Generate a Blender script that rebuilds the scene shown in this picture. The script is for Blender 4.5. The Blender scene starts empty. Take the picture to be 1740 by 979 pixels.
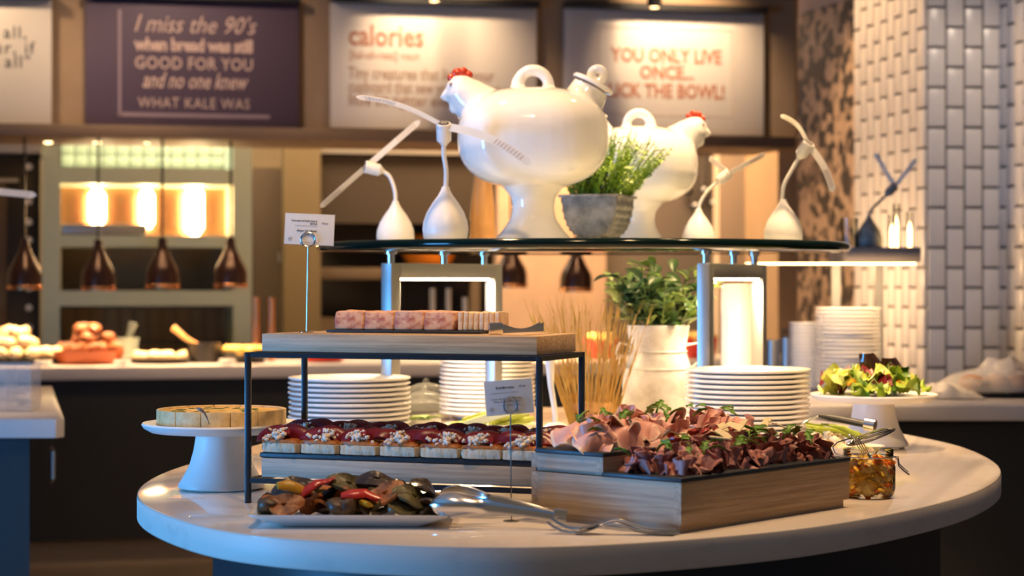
import bpy, bmesh, math, random
from mathutils import Vector, Matrix, Euler, noise
random.seed(7)
SC = bpy.context.scene
COL = SC.collection
PI = math.pi
R = math.radians
# ------------------------------------------------------------------ camera
EYE, TZ, F, HY = 1.27, 0.92, 3383.0, 478.0      # eye height, island top height, focal length in px, horizon row
cd = bpy.data.cameras.new('camera'); cam = bpy.data.objects.new('camera', cd); COL.objects.link(cam)
cam.location = (0, 0, EYE); cam.rotation_euler = (R(90), 0, 0)
cd.lens = 70.0; cd.sensor_width = 36.0; cd.shift_y = -(489.5 - HY) / 1740.0
cd.clip_start = 0.05; cd.clip_end = 60
cd.dof.use_dof = True; cd.dof.focus_distance = 3.35; cd.dof.aperture_fstop = 4.8
SC.camera = cam
# ------------------------------------------------------------------ world, lights, exposure
w = bpy.data.worlds.new('room_air'); SC.world = w; w.use_nodes = True
w.node_tree.nodes['Background'].inputs[0].default_value = (1.0, 0.80, 0.62, 1)
w.node_tree.nodes['Background'].inputs[1].default_value = 0.10
SC.view_settings.view_transform = 'Standard'; SC.view_settings.look = 'None'
SC.view_settings.gamma = 1.0; SC.view_settings.use_curve_mapping = False
SC.view_settings.exposure = 0.15
WARM = (1.0, 0.64, 0.32); WARM2 = (1.0, 0.60, 0.28)
def lamp(name, kind, loc, target, energy, color, size=0.1, size_y=None, spot=60, blend=0.6):
    ld = bpy.data.lights.new(name, kind); ld.energy = energy; ld.color = color
    if kind == 'AREA':
        ld.size = size
        if size_y: ld.shape = 'RECTANGLE'; ld.size_y = size_y
    else:
        ld.shadow_soft_size = size
        if kind == 'SPOT': ld.spot_size = R(spot); ld.spot_blend = blend
    o = bpy.data.objects.new(name, ld); COL.objects.link(o); o.location = loc
    d = Vector(target) - Vector(loc); o.rotation_euler = d.to_track_quat('-Z', 'Y').to_euler()
    return o
# daylight through the glazed opening in the left wall (cool), to the left of the photographer's view
lamp('window_daylight', 'AREA', (-3.98, 2.2, 0.95), (0.0, 2.2, 0.95), 170, (0.09, 0.42, 1.0), 1.0, 1.3)
# ceiling downlights over the island (warm), with added fills marked below
for i, (x, y, e) in enumerate([(-0.38, 2.55, 60), (0.65, 3.25, 130), (1.1, 3.9, 70), (0.75, 4.75, 310), (-0.45, 4.2, 140), (0.2, 5.6, 230)]):
    lamp('downlight_and_fill', 'SPOT', (x, y, 3.02), (x * 0.8 + 0.03, y + 0.1, 0.92), e, WARM, 0.05, spot=58)
lamp('downlight_and_fill', 'SPOT', (-1.9, 5.7, 3.02), (-1.8, 5.8, 0.9), 110, WARM, 0.05, spot=50)
lamp('downlight_and_fill', 'SPOT', (0.0, 2.2, 3.02), (0.0, 3.9, 1.22), 110, WARM, 0.06, spot=50, blend=0.6)  # added warm front fill on the hens and rack
for x, y in ((-1.7, 7.7), (-0.7, 7.9), (0.5, 8.2)): lamp('downlight_and_fill', 'SPOT', (x, y, 3.02), (x, y + 1.15, 0.8), 60, WARM, 0.05, spot=60)  # added spots standing in for soft room ambient on the back counter
# wall washers over the boards
lamp('board_spot', 'SPOT', (-0.40, 9.15, 2.98), (-0.36, 9.66, 2.30), 70, (1.0, 0.71, 0.44), 0.04, spot=75, blend=0.9)
lamp('board_spot', 'SPOT', (0.82, 9.42, 2.98), (0.84, 9.95, 2.36), 90, (1.0, 0.71, 0.44), 0.04, spot=75, blend=0.9)
lamp('board_spot', 'SPOT', (-2.5, 8.5, 2.98), (-2.4, 9.2, 2.1), 50, (1.0, 0.71, 0.44), 0.04, spot=80, blend=0.9)
lamp('board_spot', 'SPOT', (-1.5, 8.3, 3.0), (-1.5, 9.35, 2.2), 50, (1.0, 0.71, 0.50), 0.04, spot=80, blend=0.9)

# ------------------------------------------------------------------ helpers
KIDS = {}
def px(x, y, D): return Vector(((x - 870.0) / F * D, D, EYE - (y - HY) / F * D))
def tb(x, y, z=0.0):
    D = F * (EYE - TZ - z) / (y - HY)
    return Vector(((x - 870.0) / F * D, D, TZ + z))
def link(o, parent=None):
    COL.objects.link(o)
    if parent is not None:
        o.parent = parent; KIDS.setdefault(parent.name, []).append(o)
    return o
def tag(o, label, cat, group=None):
    o['label'] = label; o['category'] = cat
    if group: o['group'] = group
    return o
def thing(name, label, cat, loc=(0, 0, 0), rz=0, group=None):
    o = bpy.data.objects.new(name, None); o.empty_display_size = 0.05; link(o)
    o.location = loc; o.rotation_euler = (0, 0, rz)
    return tag(o, label, cat, group)
def dup(root, loc, rot=None, label=None, scale=None, group=None):
    r = root.copy(); COL.objects.link(r); r.location = loc
    if rot is not None: r.rotation_euler = rot if not isinstance(rot, (int, float)) else (0, 0, rot)
    if label: r['label'] = label
    if group: r['group'] = group
    if scale: r.scale = (scale,) * 3 if isinstance(scale, (int, float)) else scale
    for ch in KIDS.get(root.name, []):
        c = ch.copy(); link(c, r)
        for g in KIDS.get(ch.name, []):
            d = g.copy(); link(d, c)
    return r
def I4(): return Matrix.Identity(4)
def TR(loc=(0, 0, 0), rot=(0, 0, 0), sc=(1, 1, 1)):
    if isinstance(sc, (int, float)): sc = (sc,) * 3
    return Matrix.LocRotScale(Vector(loc), Euler(rot), Vector(sc))
class MB:
    def __init__(s): s.v = []; s.f = []
    def add(s, vs, fs, m=None):
        b = len(s.v)
        s.v += [tuple(m @ Vector(p)) if m is not None else tuple(p) for p in vs]
        s.f += [tuple(i + b for i in q) for q in fs]
        return s
    def box(s, c, d, rot=(0, 0, 0), m=None):
        x, y, z = d[0] / 2, d[1] / 2, d[2] / 2
        vs = [(-x, -y, -z), (x, -y, -z), (x, y, -z), (-x, y, -z), (-x, -y, z), (x, -y, z), (x, y, z), (-x, y, z)]
        fs = [(3, 2, 1, 0), (4, 5, 6, 7), (0, 1, 5, 4), (1, 2, 6, 5), (2, 3, 7, 6), (3, 0, 4, 7)]
        M = TR(c, rot)
        return s.add(vs, fs, m @ M if m is not None else M)
    def lathe(s, prof, seg=32, m=None, sx=1, sy=1):
        vs = []; fs = []; n = len(prof)
        for r, z in prof:
            for k in range(seg):
                a = 2 * PI * k / seg
                vs.append((r * math.cos(a) * sx, r * math.sin(a) * sy, z))
        for i in range(n - 1):
            for k in range(seg):
                k2 = (k + 1) % seg
                fs.append((i * seg + k, i * seg + k2, (i + 1) * seg + k2, (i + 1) * seg + k))
        if prof[0][0] > 1e-6: fs.append(tuple(range(seg - 1, -1, -1)))
        if prof[-1][0] > 1e-6: fs.append(tuple((n - 1) * seg + k for k in range(seg)))
        return s.add(vs, fs, m)
    def tube(s, pts, r, seg=8, m=None, closed=False, flat=1.0):
        pts = [Vector(p) for p in pts]; n = len(pts)
        rs = r if isinstance(r, (list, tuple)) else [r] * n
        vs = []; fs = []; up = None
        for i, p in enumerate(pts):
            t = (pts[(i + 1) % n] - pts[i - 1]) if closed else (pts[min(i + 1, n - 1)] - pts[max(i - 1, 0)])
            if t.length < 1e-9: t = Vector((0, 0, 1))
            t.normalize()
            if up is None:
                up = Vector((0, 0, 1)) if abs(t.z) < 0.9 else Vector((1, 0, 0))
            a = t.cross(up)
            if a.length < 1e-6: a = t.cross(Vector((0, 1, 0)))
            a.normalize(); b = a.cross(t).normalized(); up = b
            for k in range(seg):
                q = 2 * PI * k / seg
                vs.append(p + a * (math.cos(q) * rs[i]) + b * (math.sin(q) * rs[i] * flat))
        for i in range(n if closed else n - 1):
            j = (i + 1) % n
            for k in range(seg):
                k2 = (k + 1) % seg
                fs.append((i * seg + k, i * seg + k2, j * seg + k2, j * seg + k))
        if not closed:
            fs.append(tuple(range(seg - 1, -1, -1))); fs.append(tuple((n - 1) * seg + k for k in range(seg)))
        return s.add(vs, fs, m)
    def prism(s, out, z0, z1, m=None):
        n = len(out)
        vs = [(x, y, z0) for x, y in out] + [(x, y, z1) for x, y in out]
        fs = [tuple(range(n - 1, -1, -1)), tuple(range(n, 2 * n))] + [(i, (i + 1) % n, n + (i + 1) % n, n + i) for i in range(n)]
        return s.add(vs, fs, m)
    def grid(s, fn, nu, nv, th=0.0, m=None):
        P = [[Vector(fn(i / nu, j / nv)) for j in range(nv + 1)] for i in range(nu + 1)]
        W = nv + 1
        vs = [P[i][j] for i in range(nu + 1) for j in range(nv + 1)]
        fs = [(i * W + j, (i + 1) * W + j, (i + 1) * W + j + 1, i * W + j + 1) for i in range(nu) for j in range(nv)]
        if th:
            nn = len(vs); back = []
            for i in range(nu + 1):
                for j in range(nv + 1):
                    a = P[min(i + 1, nu)][j] - P[max(i - 1, 0)][j]; b = P[i][min(j + 1, nv)] - P[i][max(j - 1, 0)]
                    c = a.cross(b); c = c.normalized() if c.length > 1e-12 else Vector((0, 0, 1))
                    back.append(P[i][j] - c * th)
            vs = vs + back
            fs += [tuple(nn + k for k in reversed(q)) for q in list(fs)]
            for i in range(nu):
                fs.append((i * W, nn + i * W, nn + (i + 1) * W, (i + 1) * W)); a = i * W + nv; b = (i + 1) * W + nv
                fs.append((a, b, nn + b, nn + a))
            for j in range(nv):
                fs.append((j, j + 1, nn + j + 1, nn + j)); a = nu * W + j
                fs.append((a, nn + a, nn + a + 1, a + 1))
        return s.add(vs, fs, m)
    def ball(s, c, r, seg=14, rings=9, nz=0.0, fr=20.0, seed=0, rot=(0, 0, 0), p=2.0, m=None):
        rr = r if isinstance(r, (tuple, list)) else (r, r, r); vs = []; fs = []
        se = lambda t: math.copysign(abs(t) ** (2.0 / p), t)
        for i in range(rings + 1):
            th = PI * i / rings
            for k in range(seg):
                a = 2 * PI * k / seg
                d = Vector((se(math.sin(th)) * se(math.cos(a)), se(math.sin(th)) * se(math.sin(a)), se(math.cos(th))))
                q = 1.0
                if nz: q += nz * noise.noise(Vector((d.x * fr * .1 + seed * 3.1, d.y * fr * .1 + seed, d.z * fr * .1)))
                vs.append((d.x * rr[0] * q, d.y * rr[1] * q, d.z * rr[2] * q))
        for i in range(rings):
            for k in range(seg):
                k2 = (k + 1) % seg
                fs.append((i * seg + k, (i + 1) * seg + k, (i + 1) * seg + k2, i * seg + k2))
        M = TR(c, rot)
        return s.add(vs, fs, m @ M if m is not None else M)
    def mesh(s, name, smooth=40, bevel=0, bseg=2):
        me = bpy.data.meshes.new(name); me.from_pydata([tuple(p) for p in s.v], [], s.f)
        bm = bmesh.new(); bm.from_mesh(me)
        bmesh.ops.remove_doubles(bm, verts=bm.verts, dist=1e-6)
        bmesh.ops.recalc_face_normals(bm, faces=bm.faces)
        if bevel:
            es = [e for e in bm.edges if len(e.link_faces) == 2 and e.calc_face_angle(0) > R(40)]
            bmesh.ops.bevel(bm, geom=es, offset=bevel, segments=bseg, affect='EDGES', profile=0.5, clamp_overlap=True)
        bm.to_mesh(me); bm.free()
        if smooth:
            me.polygons.foreach_set('use_smooth', [True] * len(me.polygons)); me.set_sharp_from_angle(angle=R(smooth))
        return me
    def build(s, name, mat, parent=None, smooth=40, bevel=0, bseg=2, loc=None, rz=None):
        me = s.mesh(name, smooth, bevel, bseg); me.materials.append(mat)
        o = bpy.data.objects.new(name, me); link(o, parent)
        if loc is not None: o.location = loc
        if rz is not None: o.rotation_euler = (0, 0, rz) if isinstance(rz, (int, float)) else rz
        return o
def inst(name, me, mat, parent=None, loc=(0, 0, 0), rot=(0, 0, 0), sc=None):
    if mat is not None and not me.materials: me.materials.append(mat)
    o = bpy.data.objects.new(name, me); link(o, parent); o.location = loc; o.rotation_euler = rot
    if sc is not None: o.scale = (sc,) * 3 if isinstance(sc, (int, float)) else sc
    return o
def struct(name, mb, mat, **k):
    o = mb.build(name, mat, **k); o['kind'] = 'structure'; return o
def remesh(mb, name, vox, it=6):
    me = mb.mesh('t'); o = bpy.data.objects.new('t', me); COL.objects.link(o)
    a = o.modifiers.new('r', 'REMESH'); a.mode = 'VOXEL'; a.voxel_size = vox
    b = o.modifiers.new('s', 'SMOOTH'); b.factor = 0.5; b.iterations = it
    dg = bpy.context.evaluated_depsgraph_get(); ev = o.evaluated_get(dg)
    r = bpy.data.meshes.new_from_object(ev); r.name = name
    bpy.data.objects.remove(o); bpy.data.meshes.remove(me)
    r.polygons.foreach_set('use_smooth', [True] * len(r.polygons))
    return r
def lettering(text, size, mat, parent, loc, rot=(R(90), 0, 0), align='LEFT', shear=0.0, bold=0.0, sx=1.0, space=1.0, name='lettering'):
    cu = bpy.data.curves.new('t', 'FONT'); cu.body = text; cu.size = size; cu.align_x = align; cu.shear = shear
    cu.offset = bold; cu.space_character = space; cu.resolution_u = 2
    o = bpy.data.objects.new('t', cu); COL.objects.link(o)
    dg = bpy.context.evaluated_depsgraph_get()
    me = bpy.data.meshes.new_from_object(o.evaluated_get(dg)); me.name = name
    bpy.data.objects.remove(o); bpy.data.curves.remove(cu)
    me.materials.clear(); me.materials.append(mat)
    q = bpy.data.objects.new(name, me); link(q, parent); q.location = loc; q.rotation_euler = rot; q.scale = (sx, 1, 1)
    return q
def setw(o, wd):
    xs = [v.co.x for v in o.data.vertices]
    if xs: o.scale.x = wd / max(max(xs) - min(xs), 1e-4)
# ------------------------------------------------------------------ materials
def mat(name, c, rough=0.5, metal=0.0, emit=0.0, ec=None, trans=0.0, ior=1.45, alpha=1.0, sub=0.0, spec=0.5, coat=0.0,
        nz=None, bump=None):
    m = bpy.data.materials.new(name); m.use_nodes = True; nt = m.node_tree; b = nt.nodes['Principled BSDF']; I = b.inputs
    I['Base Color'].default_value = (*c, 1); I['Roughness'].default_value = rough; I['Metallic'].default_value = metal
    I['IOR'].default_value = ior; I['Transmission Weight'].default_value = trans; I['Alpha'].default_value = alpha
    I['Specular IOR Level'].default_value = spec; I['Coat Weight'].default_value = coat
    if sub: I['Subsurface Weight'].default_value = sub; I['Subsurface Radius'].default_value = (0.01, 0.005, 0.003)
    if emit: I['Emission Color'].default_value = (*(ec or c), 1); I['Emission Strength'].default_value = emit
    if nz or bump: tc = nt.nodes.new('ShaderNodeTexCoord')
    if nz:      # nz = (second colour, scale, (stretch), contrast lo, hi)
        c2, sc, st, lo, hi = nz
        mp = nt.nodes.new('ShaderNodeMapping'); mp.inputs['Scale'].default_value = st
        n = nt.nodes.new('ShaderNodeTexNoise'); n.inputs['Scale'].default_value = sc; n.inputs['Detail'].default_value = 6
        n.inputs['Roughness'].default_value = 0.65
        rp = nt.nodes.new('ShaderNodeValToRGB'); e = rp.color_ramp.elements
        e[0].position = lo; e[0].color = (*c, 1); e[1].position = hi; e[1].color = (*c2, 1)
        L = nt.links.new; L(tc.outputs['Object'], mp.inputs[0]); L(mp.outputs[0], n.inputs['Vector'])
        L(n.outputs[0], rp.inputs[0]); L(rp.outputs[0], I['Base Color'])
    if bump:    # bump = (scale, stretch, strength, distance)
        mp = nt.nodes.new('ShaderNodeMapping'); mp.inputs['Scale'].default_value = bump[1]
        n = nt.nodes.new('ShaderNodeTexNoise'); n.inputs['Scale'].default_value = bump[0]; n.inputs['Detail'].default_value = 5
        bp = nt.nodes.new('ShaderNodeBump'); bp.inputs['Strength'].default_value = bump[2]; bp.inputs['Distance'].default_value = bump[3]
        L = nt.links.new; L(tc.outputs['Object'], mp.inputs[0]); L(mp.outputs[0], n.inputs['Vector'])
        L(n.outputs[0], bp.inputs['Height']); L(bp.outputs[0], I['Normal'])
    return m
O1 = (1, 1, 1)
M = {}
M['quartz'] = mat('quartz', (0.68, 0.60, 0.52), 0.08, nz=((0.54, 0.46, 0.40), 9, (1, 1, 2), 0.56, 0.80))
M['quartz_edge'] = mat('quartz_edge', (0.74, 0.65, 0.57), 0.5, nz=((0.56, 0.48, 0.42), 9, (1, 1, 2), 0.56, 0.80))
M['black_panel'] = mat('black_panel', (0.022, 0.023, 0.026), 0.5)
M['china'] = mat('china', (0.86, 0.84, 0.80), 0.18, coat=0.3)
M['china_matte'] = mat('china_matte', (0.82, 0.80, 0.77), 0.38)
M['porcelain'] = mat('porcelain', (0.90, 0.88, 0.84), 0.08, coat=0.6)
M['oak'] = mat('oak', (0.34, 0.20, 0.095), 0.5, nz=((0.66, 0.47, 0.27), 120, (0.045, 1, 1.4), 0.26, 0.74), bump=(160, (0.05, 1, 1.6), 0.35, 0.002))
M['oak_grey'] = mat('oak_grey', (0.29, 0.205, 0.125), 0.55, nz=((0.58, 0.45, 0.31), 120, (0.045, 1, 1.4), 0.26, 0.74), bump=(160, (0.05, 1, 1.6), 0.35, 0.002))
M['slate'] = mat('slate', (0.018, 0.021, 0.026), 0.45, bump=(120, O1, 0.3, 0.001))
M['black_steel'] = mat('black_steel', (0.012, 0.014, 0.018), 0.32)
M['steel'] = mat('steel', (0.80, 0.78, 0.76), 0.20, 1.0)
M['brushed'] = mat('brushed', (0.42, 0.42, 0.41), 0.45, 1.0, bump=(40, (1, 1, 0.1), 0.05, 0.001))
M['dark_steel'] = mat('dark_steel', (0.25, 0.25, 0.26), 0.35, 1.0)
M['wire'] = mat('wire', (0.45, 0.44, 0.42), 0.2, 1.0)
M['glass_edge'] = mat('glass_green', (0.55, 0.82, 0.70), 0.02, trans=1.0, ior=1.5)
M['clear'] = mat('clear_glass', (0.97, 0.98, 0.97), 0.02, trans=1.0, ior=1.45)
M['acrylic'] = mat('acrylic', (0.92, 0.93, 0.93), 0.05, alpha=0.28)
M['card'] = mat('card', (0.80, 0.80, 0.80), 0.35)
M['ink'] = mat('ink', (0.03, 0.03, 0.045), 0.6)
M['ink_grey'] = mat('ink_grey', (0.22, 0.22, 0.27), 0.6)
M['red_glaze'] = mat('red_glaze', (0.55, 0.05, 0.015), 0.2, coat=0.4)
M['white_plastic'] = mat('white_plastic', (0.83, 0.81, 0.78), 0.35)
M['blade'] = mat('blade', (0.88, 0.86, 0.82), 0.3)
_n = M['blade'].node_tree; _t = _n.nodes.new('ShaderNodeBsdfTranslucent'); _t.inputs[0].default_value = (0.95, 0.93, 0.9, 1)
_m = _n.nodes.new('ShaderNodeMixShader'); _m.inputs[0].default_value = 0.5; _n.links.new(_n.nodes['Principled BSDF'].outputs[0], _m.inputs[1])
_n.links.new(_t.outputs[0], _m.inputs[2]); _n.links.new(_m.outputs[0], _n.nodes['Material Output'].inputs[0])
M['black_plastic'] = mat('black_plastic', (0.02, 0.02, 0.02), 0.4)
M['galv'] = mat('galvanised', (0.13, 0.13, 0.125), 0.55, 0.1, nz=((0.34, 0.34, 0.32), 30, O1, 0.35, 0.7))
M['galv_white'] = mat('whitewashed_zinc', (0.50, 0.48, 0.45), 0.5, 0.15, nz=((0.76, 0.74, 0.70), 16, O1, 0.35, 0.62))
M['led'] = mat('led', (1, 0.93, 0.8), 0.4, emit=14, ec=(1, 0.78, 0.5))
M['mill'] = mat('turned_beech', (0.42, 0.20, 0.06), 0.3, nz=((0.62, 0.34, 0.13), 18, (1, 1, 0.15), 0.35, 0.7))
# ------------------------------------------------------------------ background frame: the kitchen front runs slightly away to the right
P0 = Vector((-2.366, 9.2, 0)); U = Vector((0.973, 0.2305, 0)); N = Vector((-0.2305, 0.973, 0)); ANG = math.atan2(0.2305, 0.973)
def bk(x, y, off):
    k = (x - 870.0) / F; D = (P0.dot(N) + off) / (k * N.x + N.y)
    return Vector((k * D, D, EYE - (y - HY) / F * D))
def bspan(x0, x1, y0, y1, off):
    a = bk(x0, HY, off); b = bk(x1, HY, off); c = (a + b) / 2; D = c.y
    z1 = EYE - (y0 - HY) / F * D; z0 = EYE - (y1 - HY) / F * D
    return Vector((c.x, c.y, z0)), (b - a).length, z1 - z0
def bslab(name, x0, x1, y0, y1, off, dep, m, parent=None, bevel=0, z0=None, z1=None, st=False):
    c, w_, h = bspan(x0, x1, y0, y1, off)
    if z0 is not None: h = c.z + h - z0; c.z = z0
    if z1 is not None: h = z1 - c.z
    o = MB().box((0, dep / 2, h / 2), (w_, dep, h)).build(name, m, parent, bevel=bevel)
    if parent is None: o.location = c; o.rotation_euler = (0, 0, ANG)
    else:
        pm = Matrix.LocRotScale(parent.location, parent.rotation_euler, None); o.location = pm.inverted() @ c
    if st: o['kind'] = 'structure'
    return o
M['floor'] = mat('floor_tile', (0.13, 0.10, 0.075), 0.35, nz=((0.18, 0.14, 0.11), 5, O1, 0.3, 0.7))
M['ceil'] = mat('ceiling_paint', (0.55, 0.50, 0.44), 0.8)
M['taupe'] = mat('taupe_paint', (0.30, 0.20, 0.115), 0.75, nz=((0.34, 0.23, 0.14), 8, O1, 0.3, 0.7))
M['taupe_dark'] = mat('brown_timber', (0.17, 0.11, 0.07), 0.5)
M['wall_paint'] = mat('wall_paint', (0.42, 0.36, 0.30), 0.8)
M['tile_white'] = mat('tile_white', (0.50, 0.46, 0.43), 0.3)
M['grout'] = mat('grout', (0.13, 0.115, 0.10), 0.9)
M['kitchen_wall'] = mat('kitchen_wall', (0.27, 0.20, 0.115), 0.7, nz=((0.21, 0.155, 0.09), 3, O1, 0.35, 0.65))
M['pink_wall'] = mat('plaster_pink', (0.60, 0.42, 0.30), 0.6, nz=((0.50, 0.35, 0.26), 4, O1, 0.35, 0.65))
M['beige_tile'] = mat('beige_tile', (0.55, 0.44, 0.34), 0.5)
M['green_tile'] = mat('green_tile', (0.42, 0.50, 0.38), 0.3)
M['steel_green'] = mat('shelf_steel', (0.50, 0.60, 0.50), 0.45, 0.2)
M['copper'] = mat('copper', (0.80, 0.36, 0.16), 0.25, 1.0)
M['bronze'] = mat('dark_copper', (0.05, 0.022, 0.015), 0.25, 0.4)
M['glow'] = mat('glow', (1, 0.85, 0.6), 0.4, emit=26, ec=(1, 0.72, 0.38))
M['glow_soft'] = mat('glow_soft', (1, 0.85, 0.6), 0.4, emit=7, ec=(1, 0.62, 0.28))
M['door'] = mat('door_brown', (0.10, 0.065, 0.04), 0.5)
M['sign_white'] = mat('sign_white', (0.66, 0.60, 0.53), 0.6)
M['sign_purple'] = mat('sign_purple', (0.085, 0.055, 0.085), 0.6)
M['print_pale'] = mat('print_pale', (0.62, 0.44, 0.36), 0.6)
M['print_line'] = mat('print_line', (0.30, 0.22, 0.25), 0.6)
M['print_red'] = mat('print_red', (0.42, 0.17, 0.10), 0.6)
M['print_brown'] = mat('print_brown', (0.36, 0.22, 0.15), 0.6)
M['print_stripe'] = mat('print_stripe', (0.56, 0.45, 0.37), 0.6)
M['grey_shelf'] = mat('grey_shelf', (0.20, 0.17, 0.15), 0.5)
M['kick'] = mat('kick_plate', (0.34, 0.26, 0.19), 0.6)
M['counter'] = mat('counter_stone', (0.66, 0.61, 0.59), 0.3)
mm = bpy.data.materials.new('mosaic'); mm.use_nodes = True; nt = mm.node_tree; M['mosaic'] = mm
tc = nt.nodes.new('ShaderNodeTexCoord'); vo = nt.nodes.new('ShaderNodeTexVoronoi'); vo.inputs['Scale'].default_value = 21
rp = nt.nodes.new('ShaderNodeValToRGB'); rp.color_ramp.elements[0].position = 0.42; rp.color_ramp.elements[1].position = 0.62
rp.color_ramp.elements[0].color = (0.045, 0.035, 0.03, 1); rp.color_ramp.elements[1].color = (0.46, 0.31, 0.20, 1)
nt.links.new(tc.outputs['Object'], vo.inputs['Vector']); nt.links.new(vo.outputs['Color'], rp.inputs[0])
nt.links.new(rp.outputs[0], nt.nodes['Principled BSDF'].inputs['Base Color'])
# ------------------------------------------------------------------ room shell
struct('floor', MB().box((0, 6.5, -0.05), (10, 13.4, 0.1)), M['floor'])
struct('ceiling', MB().box((0, 6.5, 3.15), (10, 13.4, 0.1)), M['ceil'])
wl = MB()                                   # left wall with the window opening the daylight comes through
for c, d in [((-4.1, 0.65, 1.55), (0.15, 1.7, 3.1)), ((-4.1, 8.05, 1.55), (0.15, 10.3, 3.1)), ((-4.1, 2.2, 0.12), (0.15, 1.4, 0.24)), ((-4.1, 2.2, 2.38), (0.15, 1.4, 1.44))]: wl.box(c, d)
struct('wall_left', wl, M['wall_paint'])
wf = MB()
for c, d in [((-4.1, 1.53, 0.95), (0.1, 0.06, 1.42)), ((-4.1, 2.87, 0.95), (0.1, 0.06, 1.42)), ((-4.1, 2.2, 0.27), (0.1, 1.4, 0.06)), ((-4.1, 2.2, 1.63), (0.1, 1.4, 0.06))]: wf.box(c, d)
struct('window_1', wf, M['white_plastic'])
struct('wall_right', MB().box((4.1, 6.5, 1.55), (0.15, 13.4, 3.1)), M['wall_paint'])
# soffit wall above the pass, with the ledge below the boards
bslab('wall_back', -420, 1352, -300, 222, 0.0, 0.18, M['taupe'], z1=3.1, st=True)
bslab('trim_1', -420, 1352, 218, 238, -0.40, 0.60, M['taupe_dark'], bevel=0.004, st=True)
bslab('wall_pier', 1322, 1356, 0, 640, 0.27, 0.5, M['taupe'], z0=0.0, z1=3.1, st=True)
# kitchen behind the pass
bslab('wall_kitchen', -700, 1700, -100, 900, 2.6, 0.1, M['kitchen_wall'], z0=0, z1=3.1, st=True)
bslab('wall_plaster', 846, 1030, 200, 700, 1.6, 0.12, M['pink_wall'], z0=0, z1=3.0, st=True)
bslab('wall_beige', 1222, 1345, 238, 700, 1.1, 0.1, M['beige_tile'], z0=0, z1=3.0, st=True)
bslab('wall_olive', 482, 545, 238, 640, 1.5, 0.1, mat('olive_paint', (0.13, 0.09, 0.042), 0.7), z0=0, z1=3.0, st=True)
d1 = bslab('door_1', 430, 484, 285, 640, 1.7, 0.06, M['door'], z0=0.02, st=True)
bslab('door_handle', 474, 478, 430, 445, 1.66, 0.03, M['brushed'], d1)
cK = bk(330, 250, 1.2); lamp('kitchen_fill_light', 'AREA', (cK.x, cK.y, 2.9), (cK.x, cK.y, 0), 75, (1.0, 0.82, 0.56), 1.6, 0.6)  # added area fill to brighten the kitchen interior, left part
cK = bk(960, 250, 0.9); lamp('kitchen_fill_light', 'AREA', (cK.x, cK.y, 2.9), (cK.x, cK.y, 0), 120, WARM, 1.6, 0.6)  # second added kitchen fill, right part
# ------------------------------------------------------------------ quote boards
def board(x0, x1, y0, y1, m, label, rail=True):
    c, w_, h = bspan(x0, x1, y0, y1, -0.045)
    t = thing('quote_board', label, 'sign', c, ANG, 'quote boards above the kitchen pass')
    MB().box((0, 0.02, h / 2), (w_, 0.04, h)).build('panel', m, t, bevel=0.002)
    if rail: MB().box((0, -0.01, h + 0.016), (w_, 0.10, 0.03)).build('top_bar', M['black_plastic'], t)  # thin black bar above the top edge of the board
    s = bk((x0 + x1) / 2, 0, -0.045).y / F
    return t, (lambda x, y: ((x - (x0 + x1) / 2) * s * 1.0, -0.002, (y1 - y) * s)), s
t, q, s = board(-262, 88, -6, 208, M['sign_white'], 'white board at the far left edge, cut off, with black typewriter lettering')
for tx, x, y in [('at all,', 40, 62), ('ever, if', 52, 88), ('it at all"', 46, 112)]:
    lettering(tx, 30 * s, M['ink'], t, q(x, y), align='RIGHT', space=1.15)
t, q, s = board(145, 508, 2, 215, M['sign_purple'], 'dark purple board about bread and kale, with pale mixed lettering')
for b in [((201, 20), (206, 200)), ((200, 193), (456, 200))]:
    a = q(*b[0]); c = q(*b[1]); MB().box(((a[0] + c[0]) / 2, -0.001, (a[2] + c[2]) / 2), (abs(c[0] - a[0]), 0.002, abs(c[2] - a[2]))).build('rule', M['print_line'], t)
for tx, y, sz, sh, bo, wd, sp in [("I miss the 90's", 56, 42, 0.35, 0.0, 205, 1), ('when bread was still', 87, 30, 0, 0.0035, 200, 0.95), ('GOOD FOR YOU', 118, 29, 0, 0.001, 198, 1.05),
                          ('and no one knew', 150, 38, 0.35, 0.0015, 178, 1), ('WHAT KALE WAS', 184, 25, 0, 0.0, 188, 1.1)]:
    o = lettering(tx, sz * s, M['print_pale'], t, q(328, y), align='CENTER', shear=sh, bold=bo, space=sp)
    setw(o, wd * s)
t, q, s = board(562, 912, 10, 220, M['sign_white'], 'white board headed calories, with a spotlight glow on it')
for tx, x, y, sz, mt, wd, bo in [('calories', 588, 80, 50, 'print_red', 128, 0.0025), ('[kal-uh-reez] noun', 590, 103, 21, 'print_red', 118, 0), ('Tiny creatures that live in your', 588, 136, 28, 'print_brown', 252, 0.0008),
                             ('cupboard that sew your clothes a', 588, 159, 28, 'print_brown', 262, 0.0008), ('little bit tighter every night', 588, 181, 28, 'print_brown', 240, 0.0008)]:
    o = lettering(tx, sz * s, M[mt], t, q(x, y), bold=bo); setw(o, wd * s)
t, q, s = board(960, 1298, 20, 228, M['sign_white'], 'white board with a ruled frame and red capitals about licking the bowl')
for b in [((1010, 48), (1248, 50)), ((1010, 195), (1248, 197)), ((1010, 48), (1012, 197)), ((1246, 48), (1248, 197))]:
    a = q(*b[0]); c = q(*b[1]); MB().box(((a[0] + c[0]) / 2, -0.001, (a[2] + c[2]) / 2), (abs(c[0] - a[0]), 0.002, abs(c[2] - a[2]))).build('frame_rule', M['print_stripe'], t)
hb = MB()
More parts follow.
